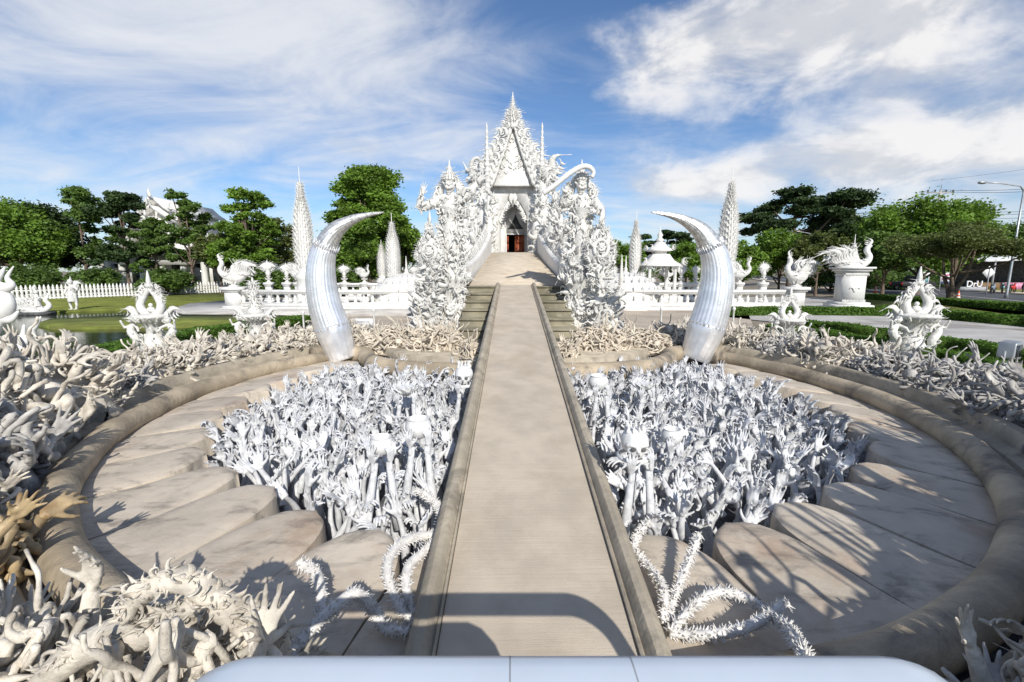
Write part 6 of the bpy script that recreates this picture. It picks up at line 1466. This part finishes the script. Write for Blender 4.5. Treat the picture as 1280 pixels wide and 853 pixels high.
def motorbike(u, Y, col, label):
    g = P(u, 350, Y); root = thing('motorbike', label, 'motorbike', 'motorbikes parked by the market', loc=(g.x, Y, .12), rz=R(20 + u % 30)); 
    for x in (-.6, .6):
        w = MB(); w.tube([(x + .28 * math.cos(a), 0, .3 + .28 * math.sin(a)) for a in np.linspace(0, 6.28, 18, endpoint=False)], .05, 6, closed=True); w.build('wheel', 'tyre', root)
    m = MB(); m.tube(catmull([(-.7, 0, .6), (-.3, 0, .62), (0, 0, .4), (.3, 0, .5), (.48, 0, .95)], 4), [.12, .13, .14, .15, .15, .15, .14, .13, .12, .12, .12, .11, .1, .1, .09, .08, .07], 8); m.tube([(.6, 0, .3), (.45, 0, .95)], .04, 6); m.build('body', col, root)
    m = MB(); m.tube([(-.75, 0, .75), (-.3, 0, .78), (-.05, 0, .74)], [.07, .09, .05], 8, flat=1.4); m.build('seat', 'black', root); m = MB(); m.tube([(.38, -.3, 1.0), (.45, 0, .98), (.38, .3, 1.0)], .025, 6); m.build('handlebar', 'metal_grey', root)
for k, (u, Y, c) in enumerate(((1243, 47, 'blue_grey'), (1255, 47.5, 'teal'), (1268, 48, 'red'), (1281, 48.5, 'black'))): motorbike(u, Y, c, ['slate motorbike under the diamond sign', 'teal motorbike near the lamp post', 'red motorbike near the lamp post', 'black motorbike at the right edge'][k])
def market():
    Y = 58; a = P(1215, 330, Y).x; root = thing('market_stall', 'long dark market shelter under a pale sloping roof', 'market shelter', loc=(a, Y, 0)); zt = P(1250, 318, Y).z
    m = MB(); m.add([(-1, -3, zt - .9), (26, -3, zt + .2), (26, 6, zt + 1.3), (-1, 6, zt + .2), (-1, -3, zt - 1.0), (26, -3, zt + .1), (26, 6, zt + 1.2), (-1, 6, zt + .1)], np.array([(0, 1, 2, 3), (4, 7, 6, 5), (0, 4, 5, 1), (1, 5, 6, 2), (2, 6, 7, 3), (3, 7, 4, 0)])); m.build('roof', 'tent', root, smooth=False)
    m = MB(); m.box((0, 5, 0), (26, 5.2, zt)); m.build('back_wall', 'dark_stone', root, smooth=False)
    for k in range(7): m = MB(); m.box((k * 4, -2.8, 0), (k * 4 + .14, -2.66, zt - .75 + k * .16)); m.build('post', 'grey_paint', root, smooth=False)
    for k in range(6): m = MB(); m.bbox((1 + k * 4, 0, 0), (4 + k * 4, 1, .9), .03); m.build('counter', ('wood', 'pink', 'teal')[k % 3], root, smooth=False)
market()
def billboard(u, Y, w, v0, v1, cols, label):
    c = P(u, v1, Y); h0 = c.z; h1 = P(u, v0, Y).z; W = w * Y / FPX / 2; root = thing('signboard', label, 'signboard', 'signboards across the road', loc=(c.x, Y, 0)); m = MB(); m.box((-W, -.03, h0), (W, .03, h1)); m.build('panel', 'white_sheet', root, smooth=False)
    for s in (-1, 1): m = MB(); m.box((s * W * .8 - .04, .04, 0), (s * W * .8 + .04, .1, h1)); m.build('leg', 'grey_paint', root, smooth=False)
    for k, cc in enumerate(cols): q = (h1 - h0) / (len(cols) * 1.6); z = h1 - q * .5 - k * q * 1.6; m = MB(); m.box((-W * .8, -.036, z - q), (W * .8, -.031, z)); m.build('colour_band', cc, root, smooth=False)
billboard(1181, 50, 13, 341, 355, ('pink', 'pink', 'sign_blue'), 'upright pink striped signboard beside the branching tree'); billboard(1156, 50, 9, 340, 354, ('teal',), 'upright teal signboard above the serpent ornament')
# word boards by the market: white block letters
def letters(txt, u, v, Y, size, label):
    c = P(u, v, Y); cu = bpy.data.curves.new('letters', 'FONT'); cu.body = txt; cu.size = size; cu.extrude = .06; cu.align_x = 'CENTER'; cu.resolution_u = 3
    t = bpy.data.objects.new('t', cu); COL.objects.link(t); me_ = bpy.data.meshes.new_from_object(t.evaluated_get(bpy.context.evaluated_depsgraph_get())); bpy.data.objects.remove(t)
    me_.materials.clear(); me_.materials.append(MATS['white_sheet']); root = thing('letter_sign', label, 'sign', loc=(c.x, Y, .12)); o = link('letters', me_, root, (0, 0, .45)); o.rotation_euler = (R(90), 0, 0); m = MB(); m.box((-size * 1.6, .02, 0), (size * 1.6, .3, .45)); m.build('stand', 'grey_paint', root, smooth=False)
letters('DrU', 1218, 355, 52, 1.0, 'white block letters standing on the far verge')
# floodlight on the near right mound
c = P(1262, 438, 9.6); root = thing('floodlight', 'grey boxy floodlight on a bracket behind the near right roots', 'floodlight', loc=(c.x, c.y, c.z), rz=R(28))
m = MB(); m.prism([(-.22, -.16), (.2, -.2), (.24, -.1), (.24, .16), (.16, .2), (-.18, .18)], (0, .14, 0), (1, 0, 0), (0, 0, 1), .28); o = m.build('housing', 'metal_grey', root, smooth=False); bv = o.modifiers.new('b', 'BEVEL'); bv.width = .03; bv.segments = 3
m = MB(); m.box((-.17, -.150, -.13), (.17, -.143, .13)); m.build('lens', 'glass_dark', root, smooth=False); m = MB(); m.tube([(-.25, 0, 0), (-.25, 0, -.28), (.25, 0, -.28), (.25, 0, 0)], .02, 6); m.tube([(0, 0, -.28), (0, 0, -c.z)], .05, 8); m.build('bracket', 'grey_paint', root)
